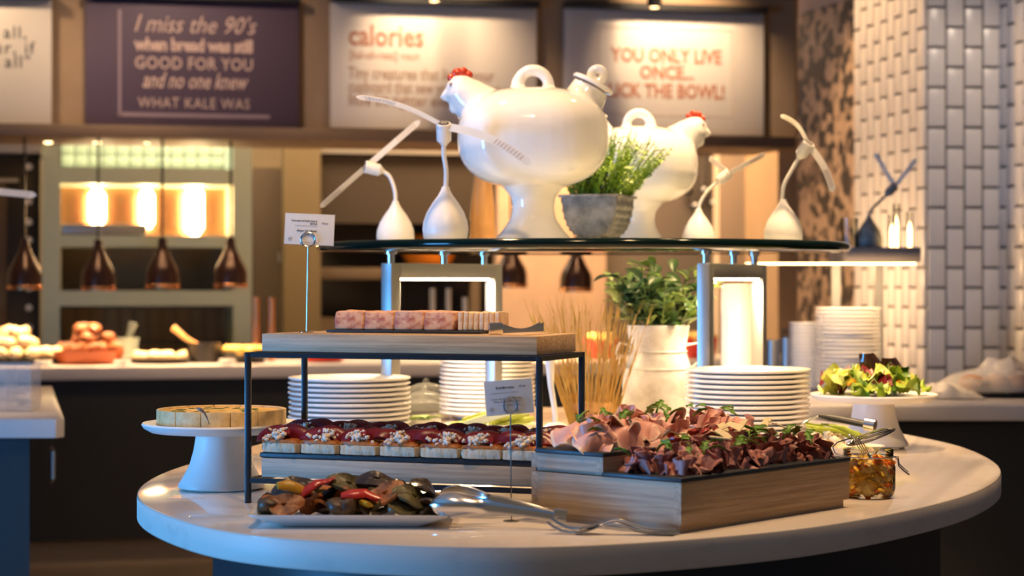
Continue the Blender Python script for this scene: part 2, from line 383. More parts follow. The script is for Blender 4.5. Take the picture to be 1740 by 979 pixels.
for i in range(-22, 62):     # printed diagonal hatching outside the framed panel
    x = 962 + i * 6.0
    for xa, xb in [(962, 1008), (1250, 1296)]:
        pts = [(x + k * 3.0, 24 + k * 3.4) for k in range(61)]
        pts = [p for p in pts if xa <= p[0] <= xb and 24 <= p[1] <= 224]
        if len(pts) > 2:
            a = q(*pts[0]); c = q(*pts[-1]); hb.add([(a[0], -0.001, a[2]), (a[0] + 0.0035, -0.001, a[2]), (c[0] + 0.0035, -0.001, c[2]), (c[0], -0.001, c[2])], [(0, 1, 2, 3)])
hb.build('printed_hatching', M['print_stripe'], t)
for tx, y, sz, wd in [('YOU ONLY LIVE', 106, 33, 198), ('ONCE...', 134, 31, 96), ('LICK THE BOWL!', 166, 33, 206)]:
    o = lettering(tx, sz * s, M['print_red'], t, q(1131, y), align='CENTER', bold=0.003); setw(o, wd * s)
for i, (x, y) in enumerate([(738, 2), (1112, 13), (1384, -2)]):
    c = bk(x, y, -0.35); t = thing('wall_spotlight', ['small glowing ceiling spotlight above the calories board', 'small glowing ceiling spotlight above the framed red capitals board', 'small glowing ceiling spotlight above the mosaic panel'][i], 'light', c, ANG, 'wall spotlights')
    MB().lathe([(0.034, 0.07), (0.036, 0.0), (0.030, 0.0), (0.028, 0.06)], 18).build('can', M['black_plastic'], t); MB().lathe([(0.0001, -0.004), (0.020, 0.0), (0.026, 0.012), (0.0001, 0.012)], 14).build('bulb', M['glow_soft'], t)
    MB().tube([(0, 0, 0.07), (0, 0, 3.1 - c.z)], 0.008, 8).build('stem', M['black_plastic'], t)
# row of downlights under the soffit ledge
for i, (x, wd) in enumerate([(82, 20), (165, 24), (250, 26), (332, 30), (425, 16), (552, 10)]):
    c = bk(x, 240, -0.02); t = thing('downlight', ['first', 'second', 'third', 'fourth', 'fifth', 'sixth'][i] + ' small glowing downlight from the left under the brown soffit', 'light', c, ANG, 'downlights under the soffit')
    MB().lathe([(0.03, 0.015), (0.036, 0.004), (0.034, -0.004), (0.024, -0.004)], 16).build('ring', M['brushed'], t)
    MB().lathe([(0.0001, -0.012), (0.018, -0.009), (0.022, 0.0)], 12).build('bulb', M['glow_soft'], t)
# ------------------------------------------------------------------ pendant heat lamps over the back counter
bell = [(0.012, 0.232), (0.019, 0.226), (0.021, 0.195), (0.030, 0.168), (0.053, 0.122), (0.070, 0.092), (0.0765, 0.066), (0.077, 0.018)]
rim = [(0.077, 0.018), (0.0785, 0.016), (0.0785, 0.0), (0.075, 0.0), (0.075, 0.018)]
where = ['at the far left in front of the oven', 'left of the three in front of the green shelves', 'middle of the three in front of the green shelves', 'right of the three before the green shelves', 'seen below the glass shelf beside the left shelf frame', 'seen below the glass shelf above the dried wheat']
pend0 = None
for i, (x, yb) in enumerate([(42, 492), (167, 494), (276, 490), (392, 489), (868, 489), (979, 496)]):
    c = bk(x, yb, -0.3)
    lab = 'dark copper bell pendant heat lamp, ' + where[i]
    if pend0 is None:
        t = thing('pendant_lamp', lab, 'lamp', c, 0, 'pendant heat lamps over the back counter')
        MB().lathe(bell, 28).build('lamp_shade', M['bronze'], t)
        MB().lathe(rim, 28).build('rim', M['copper'], t)
        MB().ball((0, 0, 0.06), (0.03, 0.03, 0.04), 12, 8).build('bulb', M['glow_soft'], t)
        MB().tube([(0, 0, 0.23), (0, 0, 0.70)], 0.006, 6).build('cord', M['black_plastic'], t)
        pend0 = t; pend_lights = []
    else: dup(pend0, c, 0, lab)
    lamp('heat_lamp_light', 'SPOT', (c.x, c.y, c.z + 0.012), (c.x, c.y, 0), 24, WARM2, 0.03, spot=120)
# ------------------------------------------------------------------ back counter
bc = thing('serving_counter', 'long dark-fronted serving counter with a pale stone top across the back', 'counter', bk(500, 955, -0.5), ANG)
bc.location.z = 0
bslab('worktop', -300, 1420, 619, 641, -0.5, 0.75, M['counter'], bc, bevel=0.006)
bslab('front_panel', -300, 1420, 641, 905, -0.46, 0.6, M['black_panel'], bc)
bslab('kick_plate', -300, 1420, 905, 955, -0.42, 0.5, M['kick'], bc, z0=0.0)
CT = bk(500, 619, -0.5).z + 0.001
def on_counter(x, off): v = bk(x, 600, off); v.z = CT; return v
# oven at the far left
c, w_, h = bspan(-60, 68, 262, 640, 1.0)
ov = thing('oven', 'tall black kitchen oven with a column of round knobs, far left', 'oven', (c.x, c.y, 0.0), ANG)
h1 = c.z + h; M['oven_black'] = mat('oven_black', (0.02, 0.018, 0.016), 0.3); M['oven_glass'] = mat('oven_glass', (0.10, 0.07, 0.05), 0.12)
MB().box((0, 0.4, h1 / 2), (w_, 0.8, h1)).build('body', M['oven_black'], ov, bevel=0.005)
MB().box((-0.08, -0.015, h1 * 0.62), (w_ * 0.55, 0.03, h1 * 0.62)).build('door', M['oven_glass'], ov, bevel=0.003)
MB().tube([(-0.18, -0.05, h1 * 0.93), (0.08, -0.05, h1 * 0.93)], 0.012, 8).build('handle', M['brushed'], ov)
kn = MB().lathe([(0.0001, 0.03), (0.016, 0.03), (0.018, 0.0), (0.019, -0.004)], 14).mesh('knob')
for y in (283, 342, 377, 408, 440, 490, 523, 557):
    inst('knob', kn, M['china_matte'], ov, (w_ / 2 - 0.055, 0, EYE - (y - HY) / F * c.y), (R(90), 0, 0))
c, w_, h = bspan(-80, 70, 236, 262, 0.9)
tag(bslab('extractor_hood', -80, 70, 238, 259, 0.85, 0.8, M['brushed']), 'steel extractor hood above the black oven', 'hood')
# heated shelving in the kitchen
sh = thing('heated_shelf_unit', 'tall pale green steel shelf unit with glowing heat lamps in the kitchen', 'shelf', bk(250, 640, 0.9), ANG); sh.location.z = 0
bslab('post', 72, 102, 246, 640, 0.9, 0.5, M['steel_green'], sh, z0=0); bslab('post', 396, 428, 250, 640, 0.9, 0.5, M['steel_green'], sh, z0=0)
for y0, y1 in [(286, 313), (400, 420), (494, 520)]: bslab('shelf', 102, 396, y0, y1, 0.9, 0.5, M['steel_green'], sh)
bslab('heat_panel', 104, 396, 313, 400, 1.32, 0.04, M['copper'], sh)
bslab('food_rail', 105, 250, 381, 398, 0.92, 0.3, M['brushed'], sh, bevel=0.004)
for x, y0, y1, hw in [(165, 322, 384, 14), (250, 322, 388, 12), (331, 316, 400, 15)]:
    a = bk(x, y1, 1.18); b = bk(x, y0, 1.18)
    o = MB().tube([(0, 0, 0), (0, 0, (b - a).length * 0.15), (0, 0, (b - a).length * 0.85), (0, 0, (b - a).length)], [0.02, hw / F * a.y, hw / F * a.y, 0.02], 14).build('heat_tube', M['glow'], sh)
    o.location = Matrix.LocRotScale(sh.location, sh.rotation_euler, None).inverted() @ a
bslab('back_panel', 104, 396, 420, 494, 1.35, 0.03, M['kitchen_wall'], sh)
gt = bslab('wall_green_tiles', 96, 410, 244, 286, 1.45, 0.04, M['grout'], st=True)
c, w_, h = bspan(100, 400, 246, 286, 1.45); tm = MB().box((0, -0.006, 0), (w_ / 13 * 0.93, 0.012, h * 0.47)).mesh('tile', bevel=0.002)
for i in range(13):
    for r_ in range(2): inst('tile', tm, M['green_tile'], gt, ((i - 6) * w_ / 13, 0, h * (0.25 + 0.5 * r_)))
lt = bslab('wall_lower_tiles', 100, 400, 520, 640, 1.35, 0.04, M['grout'], st=True)
c, w_, h = bspan(104, 396, 522, 640, 1.35); tm = MB().box((0, -0.006, 0), (w_ / 12 * 0.94, 0.012, h * 0.47)).mesh('tile', bevel=0.002)
for i in range(12):
    for r_ in range(2): inst('tile', tm, M['kitchen_wall'], lt, ((i - 5.5) * w_ / 12, 0, h * (0.25 + 0.5 * r_)))
# dark kitchen equipment in the middle
ck = thing('cooking_range', 'dark kitchen range with a hood, behind the terrine', 'oven', bk(670, 640, 1.6), ANG); ck.location.z = 0
M['range_dark'] = mat('range_dark', (0.035, 0.025, 0.018), 0.5); M['range_mid'] = mat('range_mid', (0.12, 0.085, 0.055), 0.5)
bslab('hood', 545, 815, 262, 380, 1.6, 0.6, M['range_dark'], ck); bslab('hood_lip', 545, 815, 246, 262, 1.55, 0.6, M['brushed'], ck)
bslab('shelf', 520, 846, 455, 475, 1.7, 0.4, M['range_mid'], ck, bevel=0.003); bslab('back', 545, 846, 262, 640, 2.2, 0.1, M['range_dark'], ck, z0=0)
for x in (524, 800): bslab('leg', x, x + 16, 475, 640, 1.7, 0.1, M['range_mid'], ck, z0=0)
bslab('hot_cupboard', 540, 846, 540, 640, 1.75, 0.4, M['range_mid'], ck, z0=0)
o = MB().lathe([(0.05, 0), (0.13, 0.02), (0.16, 0.08), (0.15, 0.15), (0.10, 0.19), (0.0001, 0.2)], 24).build('orange_pot', mat('orange_enamel', (0.85, 0.27, 0.02), 0.25), loc=bk(728, 454, 1.85))
tag(o, 'round orange casserole pot on the dark kitchen shelf', 'pot')
for i, x in enumerate((435, 461)):
    c = on_counter(x, -0.1); o = MB().tube([(0, 0, 0), (0, 0, bk(x, 505, -0.1).z - CT)], 0.017, 10).build('gantry_post', M['copper'], loc=c)
    tag(o, ['left', 'right'][i] + ' of two short copper posts on the back counter by the dark door', 'post', 'copper posts on the back counter')
for i, (x, y0, y1) in enumerate([(735, 490, 600), (762, 490, 600), (790, 505, 600)]):
    c = on_counter(x, 0.1); o = MB().tube([(0, 0, 0), (0, 0, bk(x, y0, 0.1).z - CT)], 0.014, 10).build('gantry_post', M['brushed'], loc=c)
    tag(o, ['first', 'second', 'third'][i] + ' slim steel post on the back counter seen through the left shelf frame', 'post', 'steel posts on the back counter')
# right part of the kitchen: steel fridge with hanging utensils
bslab('wall_grey', 1030, 1222, 238, 640, 1.7, 0.1, mat('grey_steel_wall', (0.23, 0.20, 0.18), 0.45, 0.4), z0=0, z1=3.0, st=True)
rl = tag(bslab('utensil_rail', 1160, 1221, 246, 252, 1.66, 0.04, M['dark_steel']), 'steel rail for hanging utensils right of the second hen', 'rail')
for i, (x, y1) in enumerate([(1168, 320), (1183, 345), (1198, 318), (1213, 340)]):
    a = bk(x, 252, 1.66); L = (y1 - 252) / F * a.y
    t = thing('hanging_ladle', ['first', 'second', 'third', 'fourth'][i] + ' steel ladle from the left hanging on the kitchen rail', 'utensil', a, 0, 'utensils on the kitchen rail')
    MB().tube([(0, 0.004, 0.014), (0, -0.008, 0.008), (0, -0.010, -0.02), (0, -0.012, -L)], 0.006, 6).build('handle', M['dark_steel'], t)
    MB().ball((0, -0.02, -L - 0.02), (0.035, 0.03, 0.03), 12, 8).build('bowl', M['dark_steel'], t)
# ------------------------------------------------------------------ food on the back counter
def lump(r, seed, nzv=0.35, fr=25): return MB().ball((0, 0, 0), r, 12, 8, nzv, fr, seed)
M['terracotta'] = mat('terracotta', (0.42, 0.10, 0.03), 0.35)
M['roast'] = mat('roast', (0.34, 0.12, 0.045), 0.45, nz=((0.14, 0.05, 0.02), 30, O1, 0.35, 0.7))
M['pastry'] = mat('pastry', (0.90, 0.72, 0.45), 0.5, nz=((0.72, 0.42, 0.16), 30, O1, 0.45, 0.8))
M['potato'] = mat('roast_potato', (0.90, 0.62, 0.16), 0.4, nz=((0.70, 0.36, 0.08), 35, O1, 0.45, 0.8))
M['black_iron'] = mat('black_iron', (0.025, 0.022, 0.02), 0.4)
M['red_dish'] = mat('red_dish', (0.62, 0.03, 0.015), 0.3)
def dish(name, label, x, off, r, h, m, sx=1.0):
    o = MB().lathe([(0.0001, 0), (r * 0.82, 0), (r * 0.95, h * 0.5), (r, h), (r * 0.96, h), (r * 0.9, h * 0.5), (r * 0.78, 0.012), (0.0001, 0.012)], 28, sx=sx).build(name, m, loc=on_counter(x, off))
    return tag(o, label, 'dish')
def pile(name, label, cat, x, off, n, r, m, spread, z0, zh, group, seed):
    rnd = random.Random(seed); ms = [lump(1, seed + k, 0.25).mesh(name) for k in range(3)]; b = on_counter(x, off); spots = []; z = z0; st = r * 1.62; shrink = 1.0
    while len(spots) < n and shrink > 0.4:       # pieces packed in layers that narrow towards the top
        W_, D_ = spread * shrink, 0.115 * shrink; nx = max(1, int(2 * W_ / st) + 1); ny = max(1, int(2 * D_ / st) + 1); lay = len(spots)
        for iy in range(ny):
            for ix in range(nx):
                u = (ix - (nx - 1) / 2) * st + (0.4 * st if iy % 2 else 0); v = (iy - (ny - 1) / 2) * st
                if (u / (W_ + 1e-6)) ** 2 + (v / (D_ + 1e-6)) ** 2 <= 1.15: spots.append((u, v, z))
        if len(spots) == lay: spots.append((0, 0, z))
        z += r * 1.05; shrink *= 0.68
    for k, (u, v, zz) in enumerate(spots[:n]):
        s_ = r * rnd.uniform(0.85, 1.0)
        tag(inst(name, ms[k % 3], m, None, b + U * (u + rnd.uniform(-0.06, 0.06) * r) + N * v + Vector((0, 0, zz)),
                 (rnd.uniform(-0.5, 0.5), rnd.uniform(-0.5, 0.5), rnd.uniform(0, 6)), (s_, s_ * 0.85, s_ * 0.72)), label, cat, group)
dish('baking_tray', 'shallow black tray of cream pastries at the far left of the back counter', 28, -0.2, 0.17, 0.02, M['black_iron'], 1.2)
pile('pastry', 'pale glowing pastry piled on the black tray at far left', 'pastry', 28, -0.2, 26, 0.044, M['pastry'], 0.17, 0.05, 0.13, 'pastries on the far left tray', 11)
dish('roasting_dish', 'wide terracotta roasting dish holding roast joints on the back counter', 148, -0.2, 0.17, 0.06, M['terracotta'])
pile('roast_piece', 'browned roast piece heaped in the terracotta dish', 'roast meat', 148, -0.2, 30, 0.042, M['roast'], 0.135, 0.07, 0.15, 'roast pieces in the terracotta dish', 12)
dish('serving_plate', 'flat black-rimmed serving plate between the terracotta dish and the saucepan', 268, -0.2, 0.15, 0.02, M['black_iron'], 1.1)
pile('filled_roll', 'flat pale roll on the black-rimmed plate beside the saucepan', 'food', 268, -0.2, 9, 0.036, M['pastry'], 0.11, 0.03, 0.02, 'rolls on the black-rimmed plate', 13)
t = thing('saucepan', 'black saucepan with a wooden spoon handle leaning out, on the back counter', 'pan', on_counter(348, -0.2))
MB().lathe([(0.0001, 0), (0.07, 0), (0.075, 0.09), (0.071, 0.09), (0.066, 0.008), (0.0001, 0.008)], 24).build('pan_body', M['black_iron'], t)
MB().tube([(0.01, 0, 0.05), (-0.09, 0.01, 0.11), (-0.15, 0.02, 0.16)], [0.012, 0.012, 0.017], 8).build('handle', M['mill'], t)
dish('cast_iron_dish', 'round black dish of roast potatoes on the back counter, left of the tiered rack', 414, -0.22, 0.115, 0.05, M['black_iron'])
pile('roast_potato', 'golden roast potato in the round black dish', 'potato', 414, -0.22, 14, 0.032, M['potato'], 0.09, 0.055, 0.05, 'roast potatoes in the black dish', 14)
t = thing('mortar_and_pestle', 'pale green stone mortar with its pestle leaning out, behind the roast', 'mortar', on_counter(214, 0.0))
M['green_stone'] = mat('green_stone', (0.42, 0.50, 0.44), 0.4)
MB().lathe([(0.0001, 0), (0.045, 0), (0.05, 0.02), (0.062, 0.11), (0.054, 0.11), (0.04, 0.03), (0.0001, 0.03)], 20).build('mortar', M['green_stone'], t)
MB().tube([(0, 0, 0.05), (0.02, 0, 0.13), (0.035, 0, 0.18)], [0.018, 0.015, 0.022], 10).build('pestle', M['green_stone'], t)
for i, x in enumerate((74, 208, 386)):
    o = MB().lathe([(0.0001, 0), (0.034, 0), (0.04, 0.012), (0.034, 0.022), (0.0001, 0.024)], 18).build('label_puck', M['china'], loc=on_counter(x, -0.42))
    tag(o, 'small round white label puck ' + ['beside the pastry tray', 'right of the terracotta dish', 'right of the black saucepan'][i], 'label holder', 'label pucks on the back counter')
for i, (x, r_) in enumerate([(1022, 0.085), (1190, 0.085), (548, 0.11)]):
    n_ = ['behind the dried wheat', 'right of the zinc jug', 'under the wooden tray of terrine'][i]
    dish('red_dish', 'bright red round dish on the back counter, ' + n_, x, -0.2, r_, 0.1 if i < 2 else 0.035, M['red_dish'])
    if i < 2: pile('tomato_half', 'orange and yellow roast tomato in the red dish ' + n_, 'tomato', x, -0.2, 9, 0.034, M['potato'], 0.06, 0.10, 0.04, 'roast tomatoes ' + n_, 20 + i)
# ------------------------------------------------------------------ tiled column, mosaic and right-hand station
tw = MB(); faces = [((1.456, 8.42), (1.518, 8.15)), ((1.518, 8.15), (1.605, 7.70)), ((1.605, 7.70), (1.889, 7.70)), ((1.889, 7.70), (1.965, 7.36)), ((1.965, 7.36), (2.5, 7.36))]
out = [faces[0][0]] + [f[1] for f in faces] + [(2.5, 8.42)]
tw.prism(out, 0.0, 3.1); wt = struct('wall_tiled', tw, M['grout'])
tm = MB().box((0, -0.005, 0), (0.0665, 0.014, 0.1445)).mesh('tile', bevel=0.002)
for fi, (a, b) in enumerate(faces[:4]):
    a = Vector((*a, 0)); b = Vector((*b, 0)); d = b - a; L = d.length; n = max(2, round(L / 0.0735)); st = L / n; ang = math.atan2(d.y, d.x)
    for i in range(n):
        p = a + d * ((i + 0.5) / n); z0 = 2.251 - 0.1548 * 11 + (0.0774 if i % 2 == 0 else 0.0) - 0.0774
        for k in range(15):
            z = z0 + k * 0.1548
            if z > 0.5: inst('tile', tm, M['tile_white'], wt, (p.x, p.y, z), (0, 0, ang), (st / 0.0735, 1, 1))
mo = MB(); a = Vector((1.319, 9.2, 0)); b = Vector((1.487, 8.6, 0)); d = (b - a)
o = MB().box((d.length / 2, 0.05, 1.0), (d.length, 0.1, 2.483 * 1.0 + 0.02)).build('wall_mosaic', M['mosaic'], loc=(a.x, a.y, 0.25), rz=math.atan2(d.y, d.x)); o['kind'] = 'structure'
o = MB().box((d.length / 2, 0.08, 1.55), (d.length + 0.12, 0.1, 3.1)).build('wall_mosaic_backing', M['pink_wall'], loc=(a.x, a.y, 0.0), rz=math.atan2(d.y, d.x)); o['kind'] = 'structure'
# right counter
rc = thing('side_counter', 'grey stone side counter with a black front, right of the island', 'counter', (1.55, 6.8, 0))
MB().box((0.02, -0.29, 0.878), (1.76, 1.22, 0.044)).build('worktop', M['counter'], rc, bevel=0.004)
MB().box((0.06, -0.28, 0.428), (1.60, 1.12, 0.856)).build('cabinet', M['black_panel'], rc)
def rcp(x, y): D = F * (EYE - 0.901) / (y - HY); return Vector(((x - 870) / F * D, D, 0.901))
ss = thing('sneeze_shelf', 'grey steel shelf on a post with a warm light strip, over the side counter', 'shelf', (1.2246, 6.75, 0.9))
MB().box((0.0, 0, 0.458), (0.242, 0.4, 0.048)).build('shelf_board', M['grey_shelf'], ss, bevel=0.003)
MB().box((0.05, 0.17, 0.217), (0.03, 0.03, 0.434)).build('post', M['brushed'], ss); MB().box((-0.1, 0.17, 0.217), (0.03, 0.03, 0.434)).build('post', M['brushed'], ss)
MB().box((-0.17, -0.16, 0.428), (0.56, 0.02, 0.005)).build('light_strip', M['glow_soft'], ss)
lamp('station_spot', 'SPOT', (0.62, 8.1, 3.02), (1.5, 8.05, 1.5), 120, WARM, 0.05, spot=80, blend=0.5)
lamp('shelf_light', 'AREA', (1.0, 7.95, 1.34), (1.52, 8.0, 1.10), 9, WARM, 0.2, 0.08)
lamp('shelf_light', 'AREA', (1.10, 6.42, 1.31), (1.10, 6.60, 0.9), 4, WARM, 0.5, 0.04)
lamp('side_counter_downlight', 'SPOT', (1.75, 6.3, 3.02), (1.70, 7.6, 1.5), 85, (1.0, 0.80, 0.62), 0.05, spot=55)
# ------------------------------------------------------------------ the island
outline = [(-0.0155, 2.62), (0.10, 2.64), (0.2296, 2.697), (0.389, 2.80), (0.51, 2.923), (0.60, 3.036), (0.751, 3.262), (0.89, 3.60), (0.944, 3.92), (0.954, 4.229), (0.923, 4.434), (0.86, 4.75), (0.72, 5.15), (0.5, 5.45),
           (0.2, 5.56), (-0.12, 5.42), (-0.36, 5.02), (-0.485, 4.58), (-0.558, 4.2), (-0.615, 3.844), (-0.641, 3.62), (-0.632, 3.345), (-0.575, 3.108), (-0.457, 2.86), (-0.3646, 2.753), (-0.280, 2.695), (-0.15, 2.64)]
def spline(pts, k):
    n = len(pts); res = []
    for i in range(n):
        p0, p1, p2, p3 = [Vector(pts[(i + j - 1) % n]) for j in range(4)]
        for s_ in range(k):
            t_ = s_ / k
            res.append(tuple(0.5 * ((2 * p1) + (p2 - p0) * t_ + (2 * p0 - 5 * p1 + 4 * p2 - p3) * t_ ** 2 + (3 * p1 - p0 - 3 * p2 + p3) * t_ ** 3)))
    return res
ol = spline(outline, 6)
for _ in range(10):
    n = len(ol); ol = [((ol[i - 1][0] + 2 * ol[i][0] + ol[(i + 1) % n][0]) / 4, (ol[i - 1][1] + 2 * ol[i][1] + ol[(i + 1) % n][1]) / 4) for i in range(n)]
C0 = Vector((0.17, 4.0))
isl = thing('buffet_island', 'oval buffet island with a pale quartz top and dark base', 'table', (C0.x, C0.y, 0))
o = MB().prism([(x - C0.x, y - C0.y) for x, y in ol], TZ - 0.042, TZ).build('worktop', M['quartz'], isl, bevel=0.003); o.data.materials.append(M['quartz_edge'])
for p in o.data.polygons:
    if abs(p.normal.z) < 0.3: p.material_index = 1
bo = [((x - C0.x) * 0.86 - 0.0, (y - C0.y) * 0.86) for x, y in ol]
MB().prism(bo, 0.08, TZ - 0.042).build('base', M['black_panel'], isl)
MB().prism([(x * 0.95, y * 0.95) for x, y in bo], 0.0, 0.08).build('plinth', M['black_steel'], isl)
# ------------------------------------------------------------------ cake stands
def cake_stand(label, loc):
    t = thing('cake_stand', label, 'cake stand', loc, 0, 'white cake stands')
    MB().lathe([(0.0001, 0.0), (0.064, 0.0), (0.072, 0.003), (0.0725, 0.008), (0.066, 0.018), (0.054, 0.04), (0.047, 0.065), (0.043, 0.09), (0.042, 0.096), (0.0001, 0.096)], 48).build('pedestal', M['china_matte'], t)
    MB().lathe([(0.0001, 0.094), (0.09, 0.0945), (0.118, 0.097), (0.130, 0.104), (0.1335, 0.1095), (0.132, 0.1125), (0.128, 0.1125), (0.122, 0.110), (0.0001, 0.1095)], 64).build('plate', M['china_matte'], t)
    return t
SL = Vector((-0.49, 3.36, TZ)); SR = Vector((0.765, 4.21, TZ))
cake_stand('white cake stand holding the sliced quiche, left end of the island', SL)
cake_stand('white cake stand holding green salad, right end of the island', SR)
# quiche, cut in wedges
M['crust'] = mat('quiche_crust', (0.74, 0.54, 0.26), 0.6, nz=((0.50, 0.30, 0.11), 60, O1, 0.4, 0.8), bump=(150, O1, 0.3, 0.001))
M['custard'] = mat('quiche_filling', (0.80, 0.50, 0.13), 0.4, nz=((0.62, 0.30, 0.06), 40, O1, 0.5, 0.75))
M['herb'] = mat('herb_green', (0.06, 0.12, 0.02), 0.5)
NW = 14
def wedge(r0, r1, z0, z1, half, k=4):
    o_ = [(r0 * math.cos(-half + 2 * half * i / k), r0 * math.sin(-half + 2 * half * i / k)) for i in range(k + 1)][::-1]
    return [(r1 * math.cos(-half + 2 * half * i / k), r1 * math.sin(-half + 2 * half * i / k)) for i in range(k + 1)] + o_
hf = PI / NW - 0.006
me1 = MB().prism(wedge(0.101, 0.1085, 0, 0, hf), 0, 0.0245).mesh('crust', bevel=0.001); me1.materials.append(M['crust'])
me2 = MB().prism(wedge(0.006, 0.101, 0, 0, hf), 0, 0.0215).mesh('filling', bevel=0.001); me2.materials.append(M['custard'])
hm = MB().ball((0, 0, 0), (0.009, 0.005, 0.0012), 8, 4).mesh('herb_fleck')
for i in range(NW):
    t = thing('quiche_wedge', 'wedge of golden herb quiche in the ring on the left cake stand', 'quiche', SL + Vector((0, 0, 0.1105)), 2 * PI * (i + 0.5) / NW + 0.05, 'quiche wedges on the cake stand')
    inst('crust', me1, None, t); inst('filling', me2, None, t)
    for k in range(2): inst('herb_fleck', hm, M['herb'], t, (random.uniform(0.04, 0.09), random.uniform(-0.008, 0.008), 0.0216), (0, 0, random.uniform(0, 3)))
t = thing('cake_fork', 'small steel server leaning against the quiche on the cake stand', 'utensil', px(348, 722, 3.235))
MB().tube([(0.007, 0.0, 0.001), (0.004, -0.001, 0.010), (0.0, -0.002, 0.019), (-0.007, -0.003, 0.025), (-0.013, -0.002, 0.027)], [0.0022, 0.0030, 0.0050, 0.0062, 0.0030], 10, flat=0.55).build('handle', M['steel'], t)
# ------------------------------------------------------------------ tiered rack with wooden trays
RF = Vector((-0.4165, 3.142, TZ)); RA = math.atan2(-0.348, 0.937); RL, RW, RH = 0.488, 0.20, 0.238
def rk(s_, t_, z): return RF + Vector((0.937 * s_ + 0.348 * t_, -0.348 * s_ + 0.937 * t_, z))
rack = thing('tiered_rack', 'black metal two-tier display rack holding two wooden trays', 'rack', RF, RA)
for s_, t_ in [(0, 0), (RL, 0), (0, RW), (RL, RW)]: MB().box((s_, t_, RH / 2), (0.0085, 0.0085, RH)).build('leg', M['black_steel'], rack, bevel=0.0008)
for z in (RH - 0.004, 0.036):
    for t_ in (0, RW): MB().box((RL / 2, t_, z), (RL - 0.0085, 0.007, 0.008)).build('rail', M['black_steel'], rack)
    for s_ in (0, RL): MB().box((s_, RW / 2, z), (0.007, RW - 0.0085, 0.008)).build('rail', M['black_steel'], rack)
t = thing('wooden_tray', 'grey oak tray on top of the black rack, under the terrine', 'tray', rk(0, 0, RH), RA, 'oak trays on the rack')
MB().box((0.253, 0.094, 0.0155), (0.460, 0.183, 0.028)).build('board', M['oak'], t, bevel=0.001)
MB().box((0.253, 0.094, 0.030), (0.40, 0.145, 0.0012)).build('inset', M['oak'], t)
t = thing('wooden_tray', 'grey oak tray on the lower tier of the black rack, under the toasts', 'tray', rk(0, 0, 0.04), RA, 'oak trays on the rack')
MB().box((0.253, 0.098, 0.0165), (0.465, 0.185, 0.030)).build('board', M['oak_grey'], t, bevel=0.001)
UT = RH + 0.0296; LT = 0.04 + 0.0315
o = MB().box((0.250, 0.098, 0.0045), (0.466, 0.185, 0.008)).build('slate_board', M['slate'], loc=rk(0, 0, LT), rz=RA, bevel=0.002)
tag(o, 'black slate board under the row of beetroot toasts', 'board', 'slate serving boards')
o = MB().box((0, 0, 0.0025), (0.262, 0.088, 0.004)).build('slate_board', M['slate'], loc=rk(0.243, 0.094, UT + 0.001), rz=RA + 0.0, bevel=0.001)
tag(o, 'thin black slate board under the terrine on the top tray', 'board', 'slate serving boards')
# terrine
M['terrine'] = mat('terrine', (0.66, 0.37, 0.22), 0.5, nz=((0.40, 0.12, 0.07), 55, (1, 1, 1.6), 0.45, 0.62), bump=(70, O1, 0.5, 0.003))
M['terrine_fat'] = mat('terrine_pale', (0.74, 0.54, 0.33), 0.45, nz=((0.52, 0.26, 0.14), 45, O1, 0.45, 0.66), bump=(90, O1, 0.5, 0.003))
def rough_block(w_, d_, h_, seed, top=0.82):
    mb = MB().ball((0, 0, 0), (w_ / 2, d_ / 2, h_ / 2), 28, 20, p=16.0)
    vs = []
    for v in mb.v:
        v = Vector(v); q = 1 + 0.07 * noise.noise(v * 90 + Vector((seed, 0, 0)))
        k = 1 - (1 - top) * max(0, (v.z / h_ + 0.5))
        vs.append((v.x * q, v.y * k * q, (v.z + h_ / 2) * q))
    mb.v = vs; return mb
names = ['leftmost', 'second', 'third', 'fourth']
for i in range(4):
    o = rough_block(0.0515, 0.066, 0.030, i * 5).build('terrine_slab', M['terrine'], loc=rk(0.143 + i * 0.0515, 0.098, UT + 0.0055), rz=RA + 0.02)
    tag(o, names[i] + ' slab of pink ham terrine from the left on the top tray', 'terrine', 'terrine pieces on the top tray')
for i in range(8):
    o = rough_block(0.0080, 0.064, 0.029, 40 + i, 0.9).build('terrine_slice', M['terrine_fat'], loc=rk(0.330 + i * 0.0078, 0.100 + 0.002 * i, UT + 0.0055), rz=RA + 0.10)
    tag(o, 'thin upright slice of pale terrine at the right end of the top tray', 'terrine', 'thin terrine slices on the top tray')
def tongs_small(label, loc, rz):
    t = thing('serving_tongs', label, 'tongs', loc, rz)
    MB().box((0.0, 0, 0.0095), (0.022, 0.012, 0.018)).build('hinge_band', M['steel'], t, bevel=0.003)
    for s_ in (-1, 1):
        MB().grid(lambda u, v: (0.012 + v * 0.06, s_ * (0.003 + 0.010 * v), 0.002 + 0.014 * u * (1 - 0.6 * math.sin(v * PI)) + 0.003 * v), 3, 10, 0.0012).build('arm', M['steel'], t)
    return t
tongs_small('small steel tongs lying at the right end of the terrine tray', rk(0.405, 0.035, UT + 0.001), RA + 0.55)
